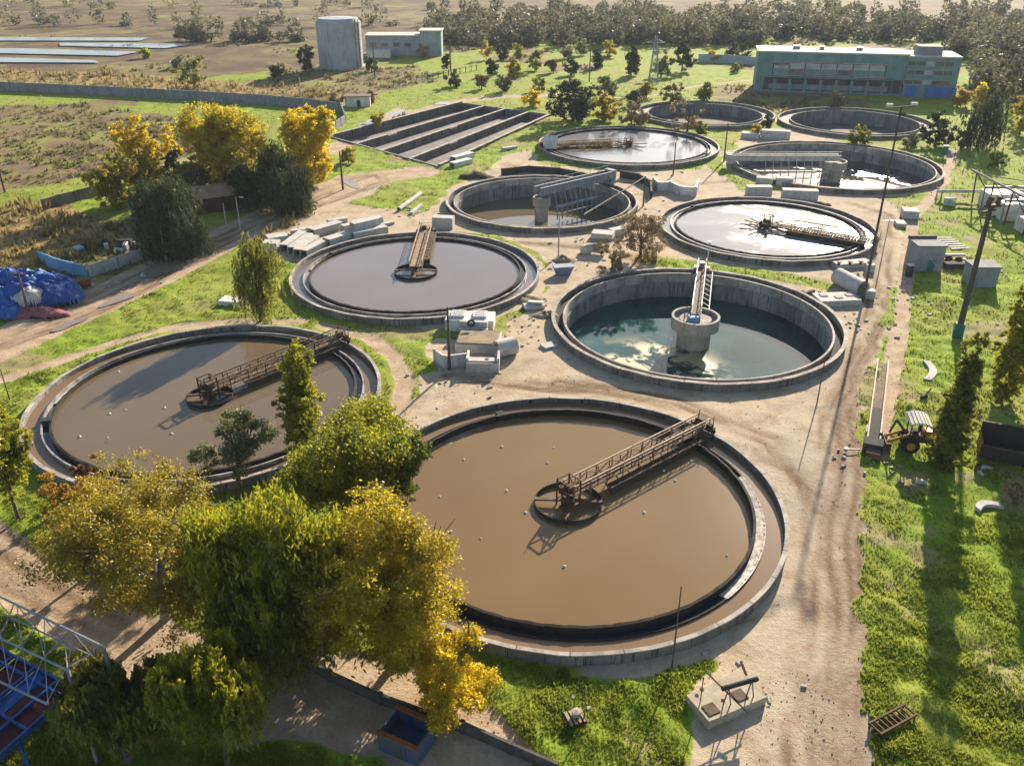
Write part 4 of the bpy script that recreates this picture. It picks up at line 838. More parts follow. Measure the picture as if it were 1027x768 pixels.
# lattice pylon far
p = G(655, 84); h = height_at(655, 84, 36); t = thing('lattice_pylon', 'grey lattice pylon among the far trees left of the meadow', 'pylon', p)
b = MB()
for sx, sy in ((-1, -1), (1, -1), (1, 1), (-1, 1)): b.bar((sx*1.6, sy*1.6, 0), (sx*.35, sy*.35, h), .22)
for i in range(9):
    z0, z1 = h*i/9, h*(i+1)/9; w0, w1 = 1.6-1.25*i/9, 1.6-1.25*(i+1)/9
    for (ax, ay), (bx, by) in (((-1, -1), (1, -1)), ((1, -1), (1, 1)), ((1, 1), (-1, 1)), ((-1, 1), (-1, -1))): b.bar((ax*w0, ay*w0, z0), (bx*w1, by*w1, z1), .12); b.bar((bx*w0, by*w0, z0), (ax*w1, ay*w1, z1), .12)
b.build('tower_frame', M_STEEL, t)
for z in (.72, .86): b = MB(); b.bar((-3.2, 0, h*z), (3.2, 0, h*z), .22); b.bar((-3.2, 0, h*z), (0, 0, h*z+1.2), .12); b.bar((3.2, 0, h*z), (0, 0, h*z+1.2), .12); b.build('cross_arm', M_STEEL, t)

# ------------------------------------------------------------------ big buildings at the back
M_TILE = mat('teal tile cladding', (.15, .27, .25), (.11, .21, .20), .25, .6, .1, .35)
M_GLASS = mat('dusty window glass', (.10, .13, .14), (.04, .05, .055), .35, .18, 0, spec=.6)
M_PANE = mat('pale blinded glass', (.42, .45, .42), (.25, .28, .27), .3, .3, 0)
M_ROOF = mat('bleached roof felt', (.58, .52, .44), (.46, .41, .35), .2, .9, .2)
pa, pb = G(756, 92), G(956, 98.6); d = pb-pa; LB = d.length; rz = math.atan2(d.y, d.x)
t = thing('factory_building', 'long teal tiled factory block with a window band at the back right', 'building', pa, rz)
HB, DB, X1 = 12.6, 14.0, LB*.745
MB().box((X1/2, DB/2, HB/2), (X1, DB, HB)).build('wall', M_TILE, t)
r_ = MB().box((X1/2, DB/2, HB+.2), (X1+.8, DB+.8, .4)).build('roof', M_ROOF, t)
MB().box(((X1+LB)/2+.02, DB/2+.4, HB/2-.2), (LB-X1-.04, DB+1.6, HB-.4)).build('stair_block_wall', M_TILE, t)
MB().box(((X1+LB)/2, DB/2+.4, HB-.2), (LB-X1+.3, DB+2.0, .4)).build('stair_block_roof', M_ROOF, t)
w = MB().box((LB*.855, DB*.45, HB+1.2), (7.5, 6, 2.6)).build('roof_house', mat('grey plaster', (.24, .25, .26), (.18, .19, .2), .4, .9, .2, .4), t)
nw = 7; x0, x1 = LB*.085, LB*.645
for z, h_ in ((9.75, .35), (5.55, .30)): MB().box(((x0+x1)/2, -.35, z), (x1-x0+1.4, .7, h_)).build('shade_lintel' if z > 8 else 'shade_sill', M_CONC, t)  # overhang bars added to cast shade above and below the flush windows
for q in (.035, .69, .735): b = MB(); b.tube([(LB*q, -.22, .1), (LB*q, -.22, 12.4)], .12, 8); b.build('drain_pipe', M_STEEL, t)
for q, w__ in ((.2, 2.2), (.33, 1.4), (.52, 1.8)): MB().box((LB*q, DB*.55, HB+.9), (w__, 1.6, 1.0)).build('roof_vent', M_STEEL, t)
MB().box(((x0+x1)/2, -.02, 7.6), (x1-x0+.5, .1, 3.9)).build('window_shade_plate', M_DARK, t)  # thin dark plate on the face stands in for shade round the windows
for i in range(nw):
    xa, xb = x0+(x1-x0)*i/nw, x0+(x1-x0)*(i+1)/nw
    f = MB().box(((xa+xb)/2, -.12, 7.6), (xb-xa-.25, .12, 3.6)).build('window', M_STEEL, t)
    for z, hh, m in ((6.75, 1.6, M_GLASS if i % 3 == 1 else mat('green tinted glass', (.16, .26, .24), (.10, .17, .16), .3, .25, 0)), (8.1, .75, M_PANE), (8.98, .65, M_PANE if i else M_GLASS)):
        MB().box(((xa+xb)/2, -.2, z), (xb-xa-.55, .06, hh)).build('pane', m, f)
MB().box(((x0+x1)/2+2, -.03, 2.9), (x1-x0+9, .1, 4.2)).build('ground_floor_shade_plate', M_DARK, t)  # dark plate on the wall paints the shade of an open ground floor
for i in range(8):
    x = LB*(.10+.078*i); c = MB(); c.box((x, -.45, 2.2), (.9, .7, 4.4)); c.box((x, -.6, 2.9), (1.5, .9, .6)); c.build('pillar', M_TILE, t)
b = MB(); b.box((LB*.37, -.15, 2.0), (LB*.6, .2, 1.6)); b.build('parapet', mat('pale grey panels', (.28, .29, .29), (.18, .19, .2), .3, .9, .2, .5), t)
MB().box((LB*.36, -.8, 5.1), (LB*.66, 1.6, .3)).build('canopy', M_TILE, t)
for z, hh in ((4.6, 1.5), (7.6, 1.5), (10.3, 1.6)):
    for i in range(5):
        x = LB*(.765+.045*i); f = MB().box((x, -.46, z), (3.0, .12, hh)).build('window', M_STEEL, t); MB().box((x, -.54, z), (2.6, .06, hh-.3)).build('pane', M_PANE if (i+int(z)) % 3 == 0 else M_GLASS, f)
for x, wd in ((LB*.785, 3.2), (LB*.93, 9.5)): MB().box((x, -.48, 1.7), (wd, .14, 3.2)).build('door', mat('bright blue door', (.02, .16, .45), (.015, .11, .32), .6, .5, .1), t)
p = G(339, 71); t = thing('silo', 'pale round concrete silo at the back left beside the blue grey warehouse', 'silo', p + Vector((0, 8.5, 0)))
MB().lathe([(8.6, -.5), (8.6, 17), (8.3, 17), (7.5, 18.2), (.05, 18.6)], 56).build('shell', mat('silo concrete', (.38, .40, .42), (.31, .33, .35), .2, .9, .2, .45), t, 40)
MB().lathe([(9.3, -.4), (9.3, .5), (8.62, .5)], 48).build('plinth', M_CONC, t); b = MB(); b.bar((7.4, -4.8, 0), (7.4, -4.8, 18), .5); b.bar((8.3, -3.0, 0), (8.3, -3.0, 18), .35); b.build('sunlit_edge_strip', M_RIM, t)  # pale upright strips stand in for sunlight on the silo's right edge
t = thing('warehouse', 'pale blue grey warehouse behind the silo with a flat roof', 'building', G(395, 57))
m_ = mat('blue grey render', (.33, .36, .39), (.25, .28, .31), .2, .9, .2, .4)
MB().box((0, 8, 4), (24, 12, 8)).build('wall', m_, t); MB().box((0, 8, 8.2), (25, 13, .4)).build('roof', M_ROOF, t)
MB().box((16, 6, 5), (9, 10, 10)).build('side_wall', m_, t); MB().box((16, 6, 10.2), (10, 11, .4)).build('side_roof', M_ROOF, t)
for i in range(4): f = MB().box((-9+i*5, 1.95, 4.6), (3.2, .12, 1.8)).build('window', M_STEEL, t); MB().box((-9+i*5, 1.86, 4.6), (2.8, .06, 1.5)).build('pane', M_GLASS, f)
MB().box((-6, -1.5, 1.5), (10, 5, 3)).build('loading_dock', M_WHITE, t)
t = thing('white_hut', 'small white flat roofed hut at the end of the long grey wall', 'hut', G(359, 107.5), R(6))
MB().box((0, 2, 1.5), (7.6, 4, 3.0)).build('wall', M_WHITE, t); MB().box((0, 2, 3.1), (8.2, 4.6, .22)).build('roof', M_BROWN, t); MB().box((.3, -.02, 1.0), (1.0, .1, 2.0)).build('door', M_DARK, t)
t = thing('brown_shed', 'dark red brown shed with a tan roof hidden among the yellow trees', 'shed', G(218, 214), R(30))
MB().box((0, 3, 1.6), (10, 6, 3.2)).build('wall', mat('red brown boards', (.12, .045, .035), (.07, .03, .025), .6, .9, .3), t)
MB().add([(-5.6, -.6, 3.2), (5.6, -.6, 3.2), (5.6, 6.6, 3.2), (-5.6, 6.6, 3.2), (-5.6, 3, 4.9), (5.6, 3, 4.9)], [(0, 1, 5, 4), (2, 3, 4, 5), (1, 2, 5), (3, 0, 4), (0, 3, 2, 1)]).build('roof', mat('tan roof sheets', (.36, .24, .14), (.25, .16, .09), .4, .9, .2), t)
# right hand yard buildings
t = thing('grey_kiosk', 'square grey pump house with brown roof edge in the right meadow', 'pump house', G(930, 273))
m_ = mat('grey blue render', (.27, .29, .31), (.21, .23, .25), .4, .9, .2, .4)
MB().box((0, 2.0, 2.1), (4.4, 4.0, 4.2)).build('wall', m_, t, None, .04); MB().box((0, 2.0, 4.3), (4.7, 4.3, .2)).build('roof', mat('kiosk felt', (.24, .24, .25), (.18, .18, .19), .6, .9, .2), t); MB().box((0, 4.1, 4.5), (4.4, .6, .5)).build('roof_kerb', M_BROWN, t); MB().box((.3, -.03, 1.0), (1.1, .1, 2.0)).build('door', M_TEAL, t)
b = MB(); b.tube([(-1.9, 3.2, 4.5), (-.6, -.2, 3.0), (.8, -1.2, 1.2), (2.6, -1.6, .1)], .05, 6); b.build('drain_hose', M_RIM, t)
t = thing('small_kiosk', 'smaller grey pump house beside the big leaning pole', 'pump house', G(986, 289))
MB().box((0, 1.6, 1.6), (3.9, 3.2, 3.2)).build('wall', m_, t, None, .04); MB().box((0, 1.6, 3.3), (4.2, 3.5, .2)).build('roof', mat('kiosk felt', (.24, .24, .25)), t); MB().bar((-1.0, -.1, .1), (.2, -.1, 2.8), .08).build('pipe', M_RIM, t)
t = thing('pump_set', 'rusty pumps and grey pipes between the two grey pump houses', 'pumps', G(956, 270))
for x, y in ((-1.6, 2.2), (.2, 2.6), (1.5, 1.8)): b = MB(); b.lathe([(.5, 0), (.5, .9), (.65, 1.0), (.4, 1.4), (.02, 1.5)], 14, (x, y, 0)); b.build('pump', M_RUST, t, 50)
for y, z in ((3.4, 1.2), (2.9, .6)): b = MB(); b.tube([(-3.2, y, z), (3.0, y, z), (3.2, y-.9, z), (3.2, y-.9, 0)], .18, 10); b.build('pipe', M_STEEL, t, 60)
MB().box((.2, .3, .5), (3.2, 1.4, 1.0)).build('plinth', M_DARK, t, None, .04)
t = thing('junction_box', 'short dark junction box with white cap left of the square grey pump house', 'junction box', G(911, 277)); MB().box((0, 0, .9), (.9, .7, 1.8), .2).build('cabinet', M_DARK, t, None, .03); MB().box((0, 0, 1.88), (1.0, .8, .14), .2).build('cap', M_WHITE, t)
t = thing('slab_rack', 'row of pale concrete planks lying in the grass behind the square pump house', 'planks', G(950, 243))
for i in range(6): MB().box((.1*i, -i*1.15+2, .12), (3.4, .6, .22), .03*i).build('plank', M_BEAM, t, None, .02)
# pipe plant at the right edge
t = thing('pipe_plant', 'cluttered pipe gantry and white tanks at the right edge of the meadow', 'pipe plant', G(1016, 222))
for i, (x, y, w_, d_, h_) in enumerate(((-.5, 2, 3.5, 4, 3.2), (4.5, 4, 5, 5, 3.6), (2.2, 9.5, 7, 4, 3.0), (6, -3, 4, 4, 3.0), (-1.0, -6, 2.6, 3, 2.6))): MB().box((x, y, h_/2), (w_, d_, h_)).build('plant_box', M_WHITE if i != 3 else M_STEEL, t, None, .06)
for i, (y, z) in enumerate(((13, 2.2), (15, 1.6), (-1, 4.2), (6.8, 4.6))): b = MB(); b.tube([(-8 if i < 2 else -3, y, 0), (-8 if i < 2 else -3, y, z), (14, y, z)], .28, 10); b.build('pipe', M_BEAM if i < 2 else M_STEEL, t, 60)
for i in range(4): b = MB(); b.bar((-3+.3*i, -9+i*7, 0), (-2.6, -9+i*7, 6.2), .22); b.bar((2.2, -9+i*7, 0), (-2.6, -9+i*7, 6.2), .16); b.bar((-2.7, -9+i*7, 6.0), (7, -9+i*7, 4.5), .16); b.build('trestle', M_RUST, t)
b = MB(); b.tube([(-2.6, -9, 6.2), (-2.6, 14, 6.2)], .22, 10); b.build('overhead_pipe', M_RIM, t, 60)
for i in range(2): b = MB(); b.lathe([(1.3, 0), (1.3, 2.8), (.9, 3.3), (.02, 3.5)], 20, (9.5, -2+5*i, 0)); b.build('vessel', M_BLUE if i == 0 else M_WHITE, t, 40)
b = MB(); b.bar((0, 0, 0), (0, 0, 2.2), .3); b.bar((-1.2, 0, 1.9), (1.4, .3, 2.4), .35); b.bar((.8, .2, 2.2), (1.2, .3, 4.0), .28); b.bar((-1.1, 0, .9), (1.5, 0, 1.1), .3)
o = b.build('valve_stand', M_RUST, None); o.location = G(989, 223); tag(o, 'dark rusty valve stand alone in the grass near the right pipe plant', 'valve stand')
# ------------------------------------------------------------------ right foreground: trough, loader, tipper, concrete pieces
a, c = G(885, 365), G(875, 447); d = c-a; L = d.length; t = thing('rail_trough', 'long narrow trough with two tan side rails in the right grass', 'trough', a, math.atan2(d.y, d.x))
for s in (-1, 1): MB().box((L/2, s*.62, .35), (L, .15, .7)).build('side_rail', M_RAIL, t)
MB().box((L*.3, 0, .1), (L*.6, 1.0, .12)).build('sand_bed', M_BROWN, t); MB().box((L*.8, 0, .2), (L*.4, 1.0, .12)).build('belt', M_TYRE, t)
MB().box((L+.9, 0, .55), (1.6, 1.9, 1.1)).build('end_box', M_DARK, t); MB().box((L+2.3, .1, .4), (1.0, 1.4, .6)).build('outlet_box', M_BROWN, t)
for s in (-1, 1): MB().box((L*.93, s*.85, .6), (1.6, .14, 1.2)).build('guide_plate', M_RIM, t)
b = MB(); b.tube([(-1.0, 0, .3), (.4, 0, .3)], .08, 8); b.lathe([(.2, 0), (.2, .3), (.02, .34)], 12, (-1.05, 0, .15)); o = b.build('drain_pipe', M_STEEL, None, 50); o.location = G(858, 453); tag(o, 'short pale pipe with flange at the edge of the dirt yard by the trough', 'pipe')
def arch_panel(label, u, v, L, w, rz, rise=.55, z=0):
    b = MB(); n = 12; vs = []
    for i in range(n+1):
        t = i/n; x = (t-.5)*L; y = math.sin(t*math.pi)*rise*1.3
        for yy, zz in ((-w/2, .0), (w/2, 0), (w/2, .35), (-w/2, .35)): vs.append((x, y+yy, zz))
    fs = [(0, 1, 2, 3), (n*4+3, n*4+2, n*4+1, n*4)]
    for i in range(n):
        for j in range(4): a = i*4+j; c = i*4+(j+1) % 4; fs.append((a, a+4, c+4, c))
    b.add(vs, fs); o = b.build('curved_panel', M_BEAM, None, 40, .03); o.location = G(u, v, z+.02); o.rotation_euler.z = rz; return tag(o, label, 'concrete panel')
arch_panel('long curved concrete kerb piece alone in the grass right of the trough', 929, 373, 5.6, .9, R(68), -.55)
arch_panel('curved concrete piece lying just below the black tipper body', 988, 474, 1.9, .6, R(40)); arch_panel('curved grey concrete piece lying farther below the tipper on the grass', 992, 511, 2.6, .8, R(12))
arch_panel('thin pale concrete chip lying in the grass below the yellow loader', 924, 485, .9, .45, R(-20), .1)
b = MB(); b.lathe([(.42, 0), (.72, 0), (.78, .15), (.72, .32), (.42, .32), (.38, .15)], 26, close=True); o = b.build('tyre', M_TYRE, None, 40); o.location = G(1001, 381, .08); tag(o, 'black tyre lying flat in the right meadow', 'tyre')
# backhoe loader
t = thing('loader', 'old yellow wheel loader with a pale ribbed cab roof in the grass', 'loader', G(921, 450), R(-12)); t.scale = (1.12, 1.12, 1.12)
MB().box((-.1, 0, 1.15), (3.6, 1.0, .5)).build('chassis', M_DARK, t, None, .05)
b = MB(); b.box((1.0, 0, 1.75), (1.9, 1.0, .8)); b.box((2.0, 0, 1.55), (.3, .9, .5)); b.build('hood', M_YEL, t, None, .12)
c = MB(); [c.bar((x, y, 1.3), (x, y, 3.0), .1) for x in (-1.2, .05) for y in (-.7, .7)]; c.box((-.55, 0, 1.5), (1.3, 1.3, .5)); cab = c.build('cab_frame', M_RUST, t)
b = MB(); n = 8; vs = []
for i in range(n+1):
    a = i/n; x = -1.5+1.9*a; z = 3.0+.28*math.sin(a*math.pi)
    for yy, zz in ((-1.25, 0), (1.25, 0), (1.25, .1), (-1.25, .1)): vs.append((x, yy, z+zz))
fs = [(0, 1, 2, 3), (n*4+3, n*4+2, n*4+1, n*4)]
for i in range(n):
    for j in range(4): q = i*4+j; k = i*4+(j+1) % 4; fs.append((q, q+4, k+4, k))
b.add(vs, fs); [b.box((-1.4+.3*i, 0, 3.12+.28*math.sin((i*.3+.1)/1.9*math.pi)), (.06, 2.46, .1)) for i in range(6)]; b.build('cab_roof', M_BEAM, t, 40)
MB().tube([(1.3, .3, 2.1), (1.3, .3, 2.9)], .06, 8).build('exhaust', M_RUST, t); b = MB(); b.box((-.6, 0, 1.95), (.6, .6, .14)); b.box((-.3, 0, 2.3), (.12, .6, .6)); b.build('seat', M_TYRE, t)
for y in (-.4, .4): MB().lathe([(.12, 0), (.12, .1), (.02, .12)], 10, (-1.25, y, 2.7)).build('headlight', M_WHITE, t)
for x, y, r in ((-1.0, .95, .78), (-1.0, -.95, .78), (1.6, .85, .52), (1.6, -.85, .52)):
    w_ = MB(); w_.tube([(x, y-.2, r), (x, y+.2, r)], r, 22); w_ = w_.build('wheel', M_TYRE, t, 40); MB().tube([(x, y-.23, r), (x, y+.23, r)], r*.5, 14).build('rim', M_YEL, w_, 40)
for y in (-.55, .55): b = MB(); b.bar((-1.2, y, 1.7), (-3.0, y, .75), .18, .26); b.build('lift_arm', M_YEL, t)
b = MB(); b.box((-3.3, 0, .45), (.1, 2.0, .9), 0, 0, .3); b.box((-3.0, 0, .1), (.8, 2.0, .1)); b.box((-3.05, -1.0, .4), (.8, .08, .7)); b.box((-3.05, 1.0, .4), (.8, .08, .7)); b.build('bucket', M_RUST, t)
b = MB(); b.bar((-1.3, .2, 1.4), (-2.3, .5, 2.6), .22); b.bar((-2.3, .5, 2.6), (-2.7, .5, 1.2), .16); b.build('lever_arm', M_DARK, t)
# dump body
a, c = G(980, 462), G(1044, 474); d = c-a; L = d.length; t = thing('tipper_body', 'empty black tipper body with rusty tailgate in the right grass', 'tipper body', a, math.atan2(d.y, d.x))
MB().box((L/2, 1.5, .55), (L, 3.0, .16)).build('floor', mat('scraped dark steel', (.05, .05, .055), (.03, .028, .027), .8, .5, .2), t)
for y, hh in ((.05, 1.3), (2.95, 2.6)):
    w_ = MB().box((L/2, y, .5+hh/2), (L, .1, hh)).build('side_board', mat('black steel', (.025, .025, .028), (.04, .03, .026), 1, .6, .2), t); MB().box((L/2, y, .53+hh), (L+.1, .2, .12)).build('top_rail', M_RUST, w_)
MB().box((.05, 1.5, 1.3), (.1, 2.7, 1.7)).build('tailgate', mat('orange rust', (.30, .10, .03)), t)
for x in (1.2, 3.6): MB().box((x, 1.5, .22), (1.0, 2.4, .45)).build('skid', M_DARK, t)
for u, v, lab in ((979.5, 473, 'rusty drum standing at the tailgate corner of the black tipper'), (953, 463, 'pale crumpled bucket in the grass between the loader and tipper')):
    o = MB().lathe([(.28, 0), (.3, .45), (.28, .85), (.26, .85), (.26, .1), (.02, .1)], 14).build('metal_drum', M_RUST if 'rusty' in lab else M_BEAM, None, 40); o.location = G(u, v); tag(o, lab, 'drum')
b = MB(); b.box((0, 0, .4), (.9, .3, .5), .4); b.bar((0, 0, .4), (.7, .2, 1.4), .1); b.bar((0, 0, .4), (-.8, .4, .9), .1); o = b.build('scrap_iron', M_DARK, None); o.location = G(926, 401); tag(o, 'dark twisted scrap iron in the grass above the loader', 'scrap')
# bottom: valve chamber slab
P = [G(688, 697, .7), G(711, 724, .7), G(769.5, 699, .7), G(744, 668, .7)]; c = sum(P, Vector())/4; t = thing('valve_chamber', 'square concrete valve chamber with a frame and two hatches at the bottom', 'valve chamber', (c.x, c.y, 0))
b = MB(); b.prism([(p.x-c.x, p.y-c.y) for p in P], -.2, .7); b.build('slab', mat('sandy concrete', (.46, .39, .29), (.36, .29, .2), .9, .95, .4, .4), t, None, .05)
def at(u, v): q = G(u, v, .7); return q.x-c.x, q.y-c.y
for u, v in ((713, 711), (741.5, 697)): x, y = at(u, v); MB().box((x, y, .735), (.95, .95, .08), R(25)).build('hatch', M_RUST, t, None, .02)
for u, v in ((725, 702), (699, 697)): x, y = at(u, v); MB().lathe([(.14, .68), (.14, .73), (.02, .74)], 12, (x, y, 0)).build('socket', M_DARK, t)
x, y = at(702, 705); MB().tube([(x, y, .7), (x, y, 3.2)], .04, 6).build('stem', M_RUST, t); MB().lathe([(.16, 0), (.16, .1), (.02, .12)], 10, (x, y, 2.0)).build('hand_wheel', M_RUST, t)
(xa, ya), (xb, yb) = at(729, 706), at(752, 698)
b = MB()
for x, y in ((xa, ya), (xb, yb)): b.bar((x-.25, y, .7), (x, y+.1, 2.2), .07); b.bar((x+.25, y, .7), (x, y+.1, 2.2), .07)
b.build('trestle', M_RUST, t); b = MB(); b.tube([(xa-.5, ya, 2.2), (xb+.4, yb+.2, 2.2)], .18, 12); b.build('roller', M_DARK, t, 50)
b = MB(); b.bar((xa-1.6, ya+1.0, 2.9), (xa+1.3, ya-.9, .8), .08); b.bar((xb-.3, yb+.5, 2.2), (xb-.5, yb+1.5, 2.5), .14); b.build('brace', M_RUST, t)
t = thing('wooden_crate', 'broken wooden crate with a bucket in the bottom grass', 'crate', G(577, 722), R(20)); b = MB()
for i in range(4): b.box((-.5+.33*i, 0, .35), (.2, 1.2, .06))
[b.box((s*.6, 0, .2), (.06, 1.2, .4)) for s in (-1, 1)]; b.build('slats', M_RAIL, t); MB().lathe([(.3, .4), (.34, .75), (.05, .8)], 12, (.1, .1, 0)).build('bucket', M_RIM, t)
t = thing('iron_grid', 'rusty ladder like iron grid lying in the bottom right grass', 'grid', G(893, 727), R(28)); b = MB()
for s in (-1, 1): b.bar((-1.7, s*.5, .55), (1.9, s*.5, .55), .12, .2)
for i in range(9): b.bar((-1.6+i*.42, -.5, .55), (-1.6+i*.42, .5, .55), .08, .14)
b.build('bars', M_RUST, t); b = MB(); [b.bar((x, y, 0), (x, y, .5), .1) for x in (-1.5, 1.7) for y in (-.5, .5)]; b.build('feet', M_RUST, t)
pa, pb = G(399, 707, 1.7), G(437, 723, 1.7); d = pb-pa; rz = math.atan2(d.y, d.x); t = thing('open_container', 'blue container with an orange rim cut by the bottom edge below the golden tree', 'container', ((pa.x+pb.x)/2, (pa.y+pb.y)/2, 0), rz)
b = MB(); LT = d.length; b.box((0, -.08, .8), (LT, .12, 1.6)); b.box((0, -2.4, .8), (LT, .12, 1.6)); b.box((-LT/2+.06, -1.24, .8), (.12, 2.2, 1.6)); b.box((LT/2-.06, -1.24, .8), (.12, 2.2, 1.6)); b.box((0, -1.24, .2), (LT-.2, 2.2, .1)); b.build('body', mat('chalky blue paint', (.05, .10, .22), (.10, .085, .08), 1.1, .8, .2, .5), t)
b = MB(); b.box((0, -.08, 1.67), (LT+.2, .34, .12)); b.box((0, -2.4, 1.67), (LT+.2, .34, .12)); b.build('rim', mat('orange rust', (.30, .10, .03)), t)

# ------------------------------------------------------------------ left: tarpaulin heap, scrap, and the blue steel gantry at the near corner
M_TARP = water_mat('blue tarpaulin', (.012, .05, .21), (.02, .09, .31), .6, .3, .5, (.10, .22, .40), .52, .64)
def bumpy(name, c, rx, ry, h, m, parent=None, seed=0, nx=90, nyy=60, bag=1.0):
    u = np.linspace(-1, 1, nx); v = np.linspace(-1, 1, nyy); U, V = np.meshgrid(u, v)
    rr = (np.abs(U)**2.6+np.abs(V)**2.6); H = np.clip(1-rr, 0, 1)**.45*h
    x, y = U*rx, V*ry; bmp = 1.5-2.6*np.abs(fbm(x+50, y+50, 1.5*bag, 3, seed)-.5)-2.2*np.abs(fbm(x+9, y+80, 2.6*bag, 3, seed+5)-.5)
    H = H*(.55+.6*fbm(x+30, y+30, 4, 3, seed+2)+.35*bmp)-.1
    k = rr < 1.02; idx = -np.ones(U.shape, int); idx[k] = np.arange(k.sum())
    vs = np.stack([x+c[0]+.3*(fbm(x, y, 1, 2, 4)-.5), y+c[1], H+c[2]], -1)[k]; fs = []
    for j in range(nyy-1):
        for i in range(nx-1):
            q = (idx[j, i], idx[j, i+1], idx[j+1, i+1], idx[j+1, i])
            if min(q) >= 0: fs.append(tuple(int(a) for a in q))
    b = MB(); b.v = [tuple(map(float, p)) for p in vs]; b.f = fs; return b.build(name, m, parent, 50)
t = thing('tarpaulin_heap', 'large heap of crumpled bright blue tarpaulin bags at the left edge', 'tarpaulin heap', G(14, 306))
bumpy('blue_sheet', (-1.5, 2.0, 0), 10.5, 5.2, 3.4, M_TARP, t, 1, bag=.8); bumpy('blue_sheet', (-3, -3.6, 0), 6.5, 3.0, 2.0, M_TARP, t, 8, bag=.8)
bumpy('white_sheet', (3.0, -1.0, .9), 2.6, 2.2, 2.0, mat('dirty white sheet', (.50, .48, .45), (.33, .30, .28), .8, .8, .3), t, 3, 40, 30, .8)
bumpy('red_sheet', (3.6, -3.6, -.1), 6.4, 1.6, 1.0, mat('faded red cloth', (.30, .10, .10), (.20, .08, .10), .6, .9, .3), t, 5, 60, 24, .8)
t = thing('scrap_heap', 'heap of dark scrap with a white panel under the dark willow', 'scrap heap', G(116, 250))
r3 = random.Random(5)
for i in range(14): MB().box((r3.uniform(-6, 6), r3.uniform(-1.6, 1.6), r3.uniform(.3, 1.0)), (r3.uniform(.6, 2.4), r3.uniform(.5, 1.5), r3.uniform(.3, 1.4)), r3.uniform(0, 3), r3.uniform(-.3, .3)).build('scrap_piece', [M_DARK, M_RUST, M_STEEL, M_WHITE, M_DARK][i % 5], t, None, .05)
t = thing('steel_gantry', 'blue steel frame with dark red panels under a grey lattice boom, bottom left corner', 'gantry', (-33, 42, 0)); O = Vector((-33, 42, 0))
def gp(u, v, z): return G(u, v, z)-O
A0, A1 = gp(-70, 613, 4.6), gp(75, 690, 4.6); dv = gp(-25, 778, 4.6)-A1
b = MB()
for s in (0, .5, .605, .75, .9, 1): b.bar(A0.lerp(A1, s), A0.lerp(A1, s)+dv, .16, .22)
for s in (0, .11, .5, 1): b.bar(A0+dv*s, A1+dv*s, .16, .2)
b.bar(A0.lerp(A1, .985)+Vector((.25, -.1, -.4)), A0.lerp(A1, .985)+dv+Vector((.25, -.1, -.4)), .1); b.build('blue_frame', M_BLUE, t)
for i, (s0, s1, m) in enumerate(((.0, .5, M_RED), (.51, .60, M_RED), (.615, .745, M_RED), (.755, .83, M_BLUE), (.835, .985, M_RED))):
    p = [A0.lerp(A1, s0), A0.lerp(A1, s1), A0.lerp(A1, s1)+dv, A0.lerp(A1, s0)+dv]; b = MB(); b.prism([(q.x, q.y) for q in p], 4.36, 4.46); b.build('panel', m, t)
C = [(gp(-60, 569, 9.0), gp(103, 648, 9.0)), (gp(-60, 585, 8.0), gp(93, 658, 8.0)), (gp(-60, 611, 8.2), gp(68, 672, 8.2)), (gp(-60, 655, 7.4), gp(48, 706, 7.4))]
for i, (p, q) in enumerate(C): MB().tube([p, q], .075 if i != 1 else .05, 8).build('boom_chord', M_STEEL, t, 60)
b = MB(); n = 6
for (a, c) in ((C[0], C[2]), (C[1], C[2]), (C[0], C[1]), (C[2], C[3])):
    for i in range(n):
        p, q = a[0].lerp(a[1], i/n), c[0].lerp(c[1], (i+1)/n); b.bar(p, q, .05)
        b.bar(a[0].lerp(a[1], (i+.9)/n), c[0].lerp(c[1], (i+.9)/n), .04)
b.build('boom_lattice', mat('pinkish grey steel', (.34, .30, .31), (.24, .22, .23), 1, .6, .1), t)
for p in (A0.lerp(A1, .3), A1, A0.lerp(A1, .3)+dv*.6, A1+dv*.6, C[0][1], C[2][1]): b = MB(); b.bar(p, (p.x, p.y, -.2), .18); b.build('leg', M_BLUE if p.z < 5 else M_STEEL, t)

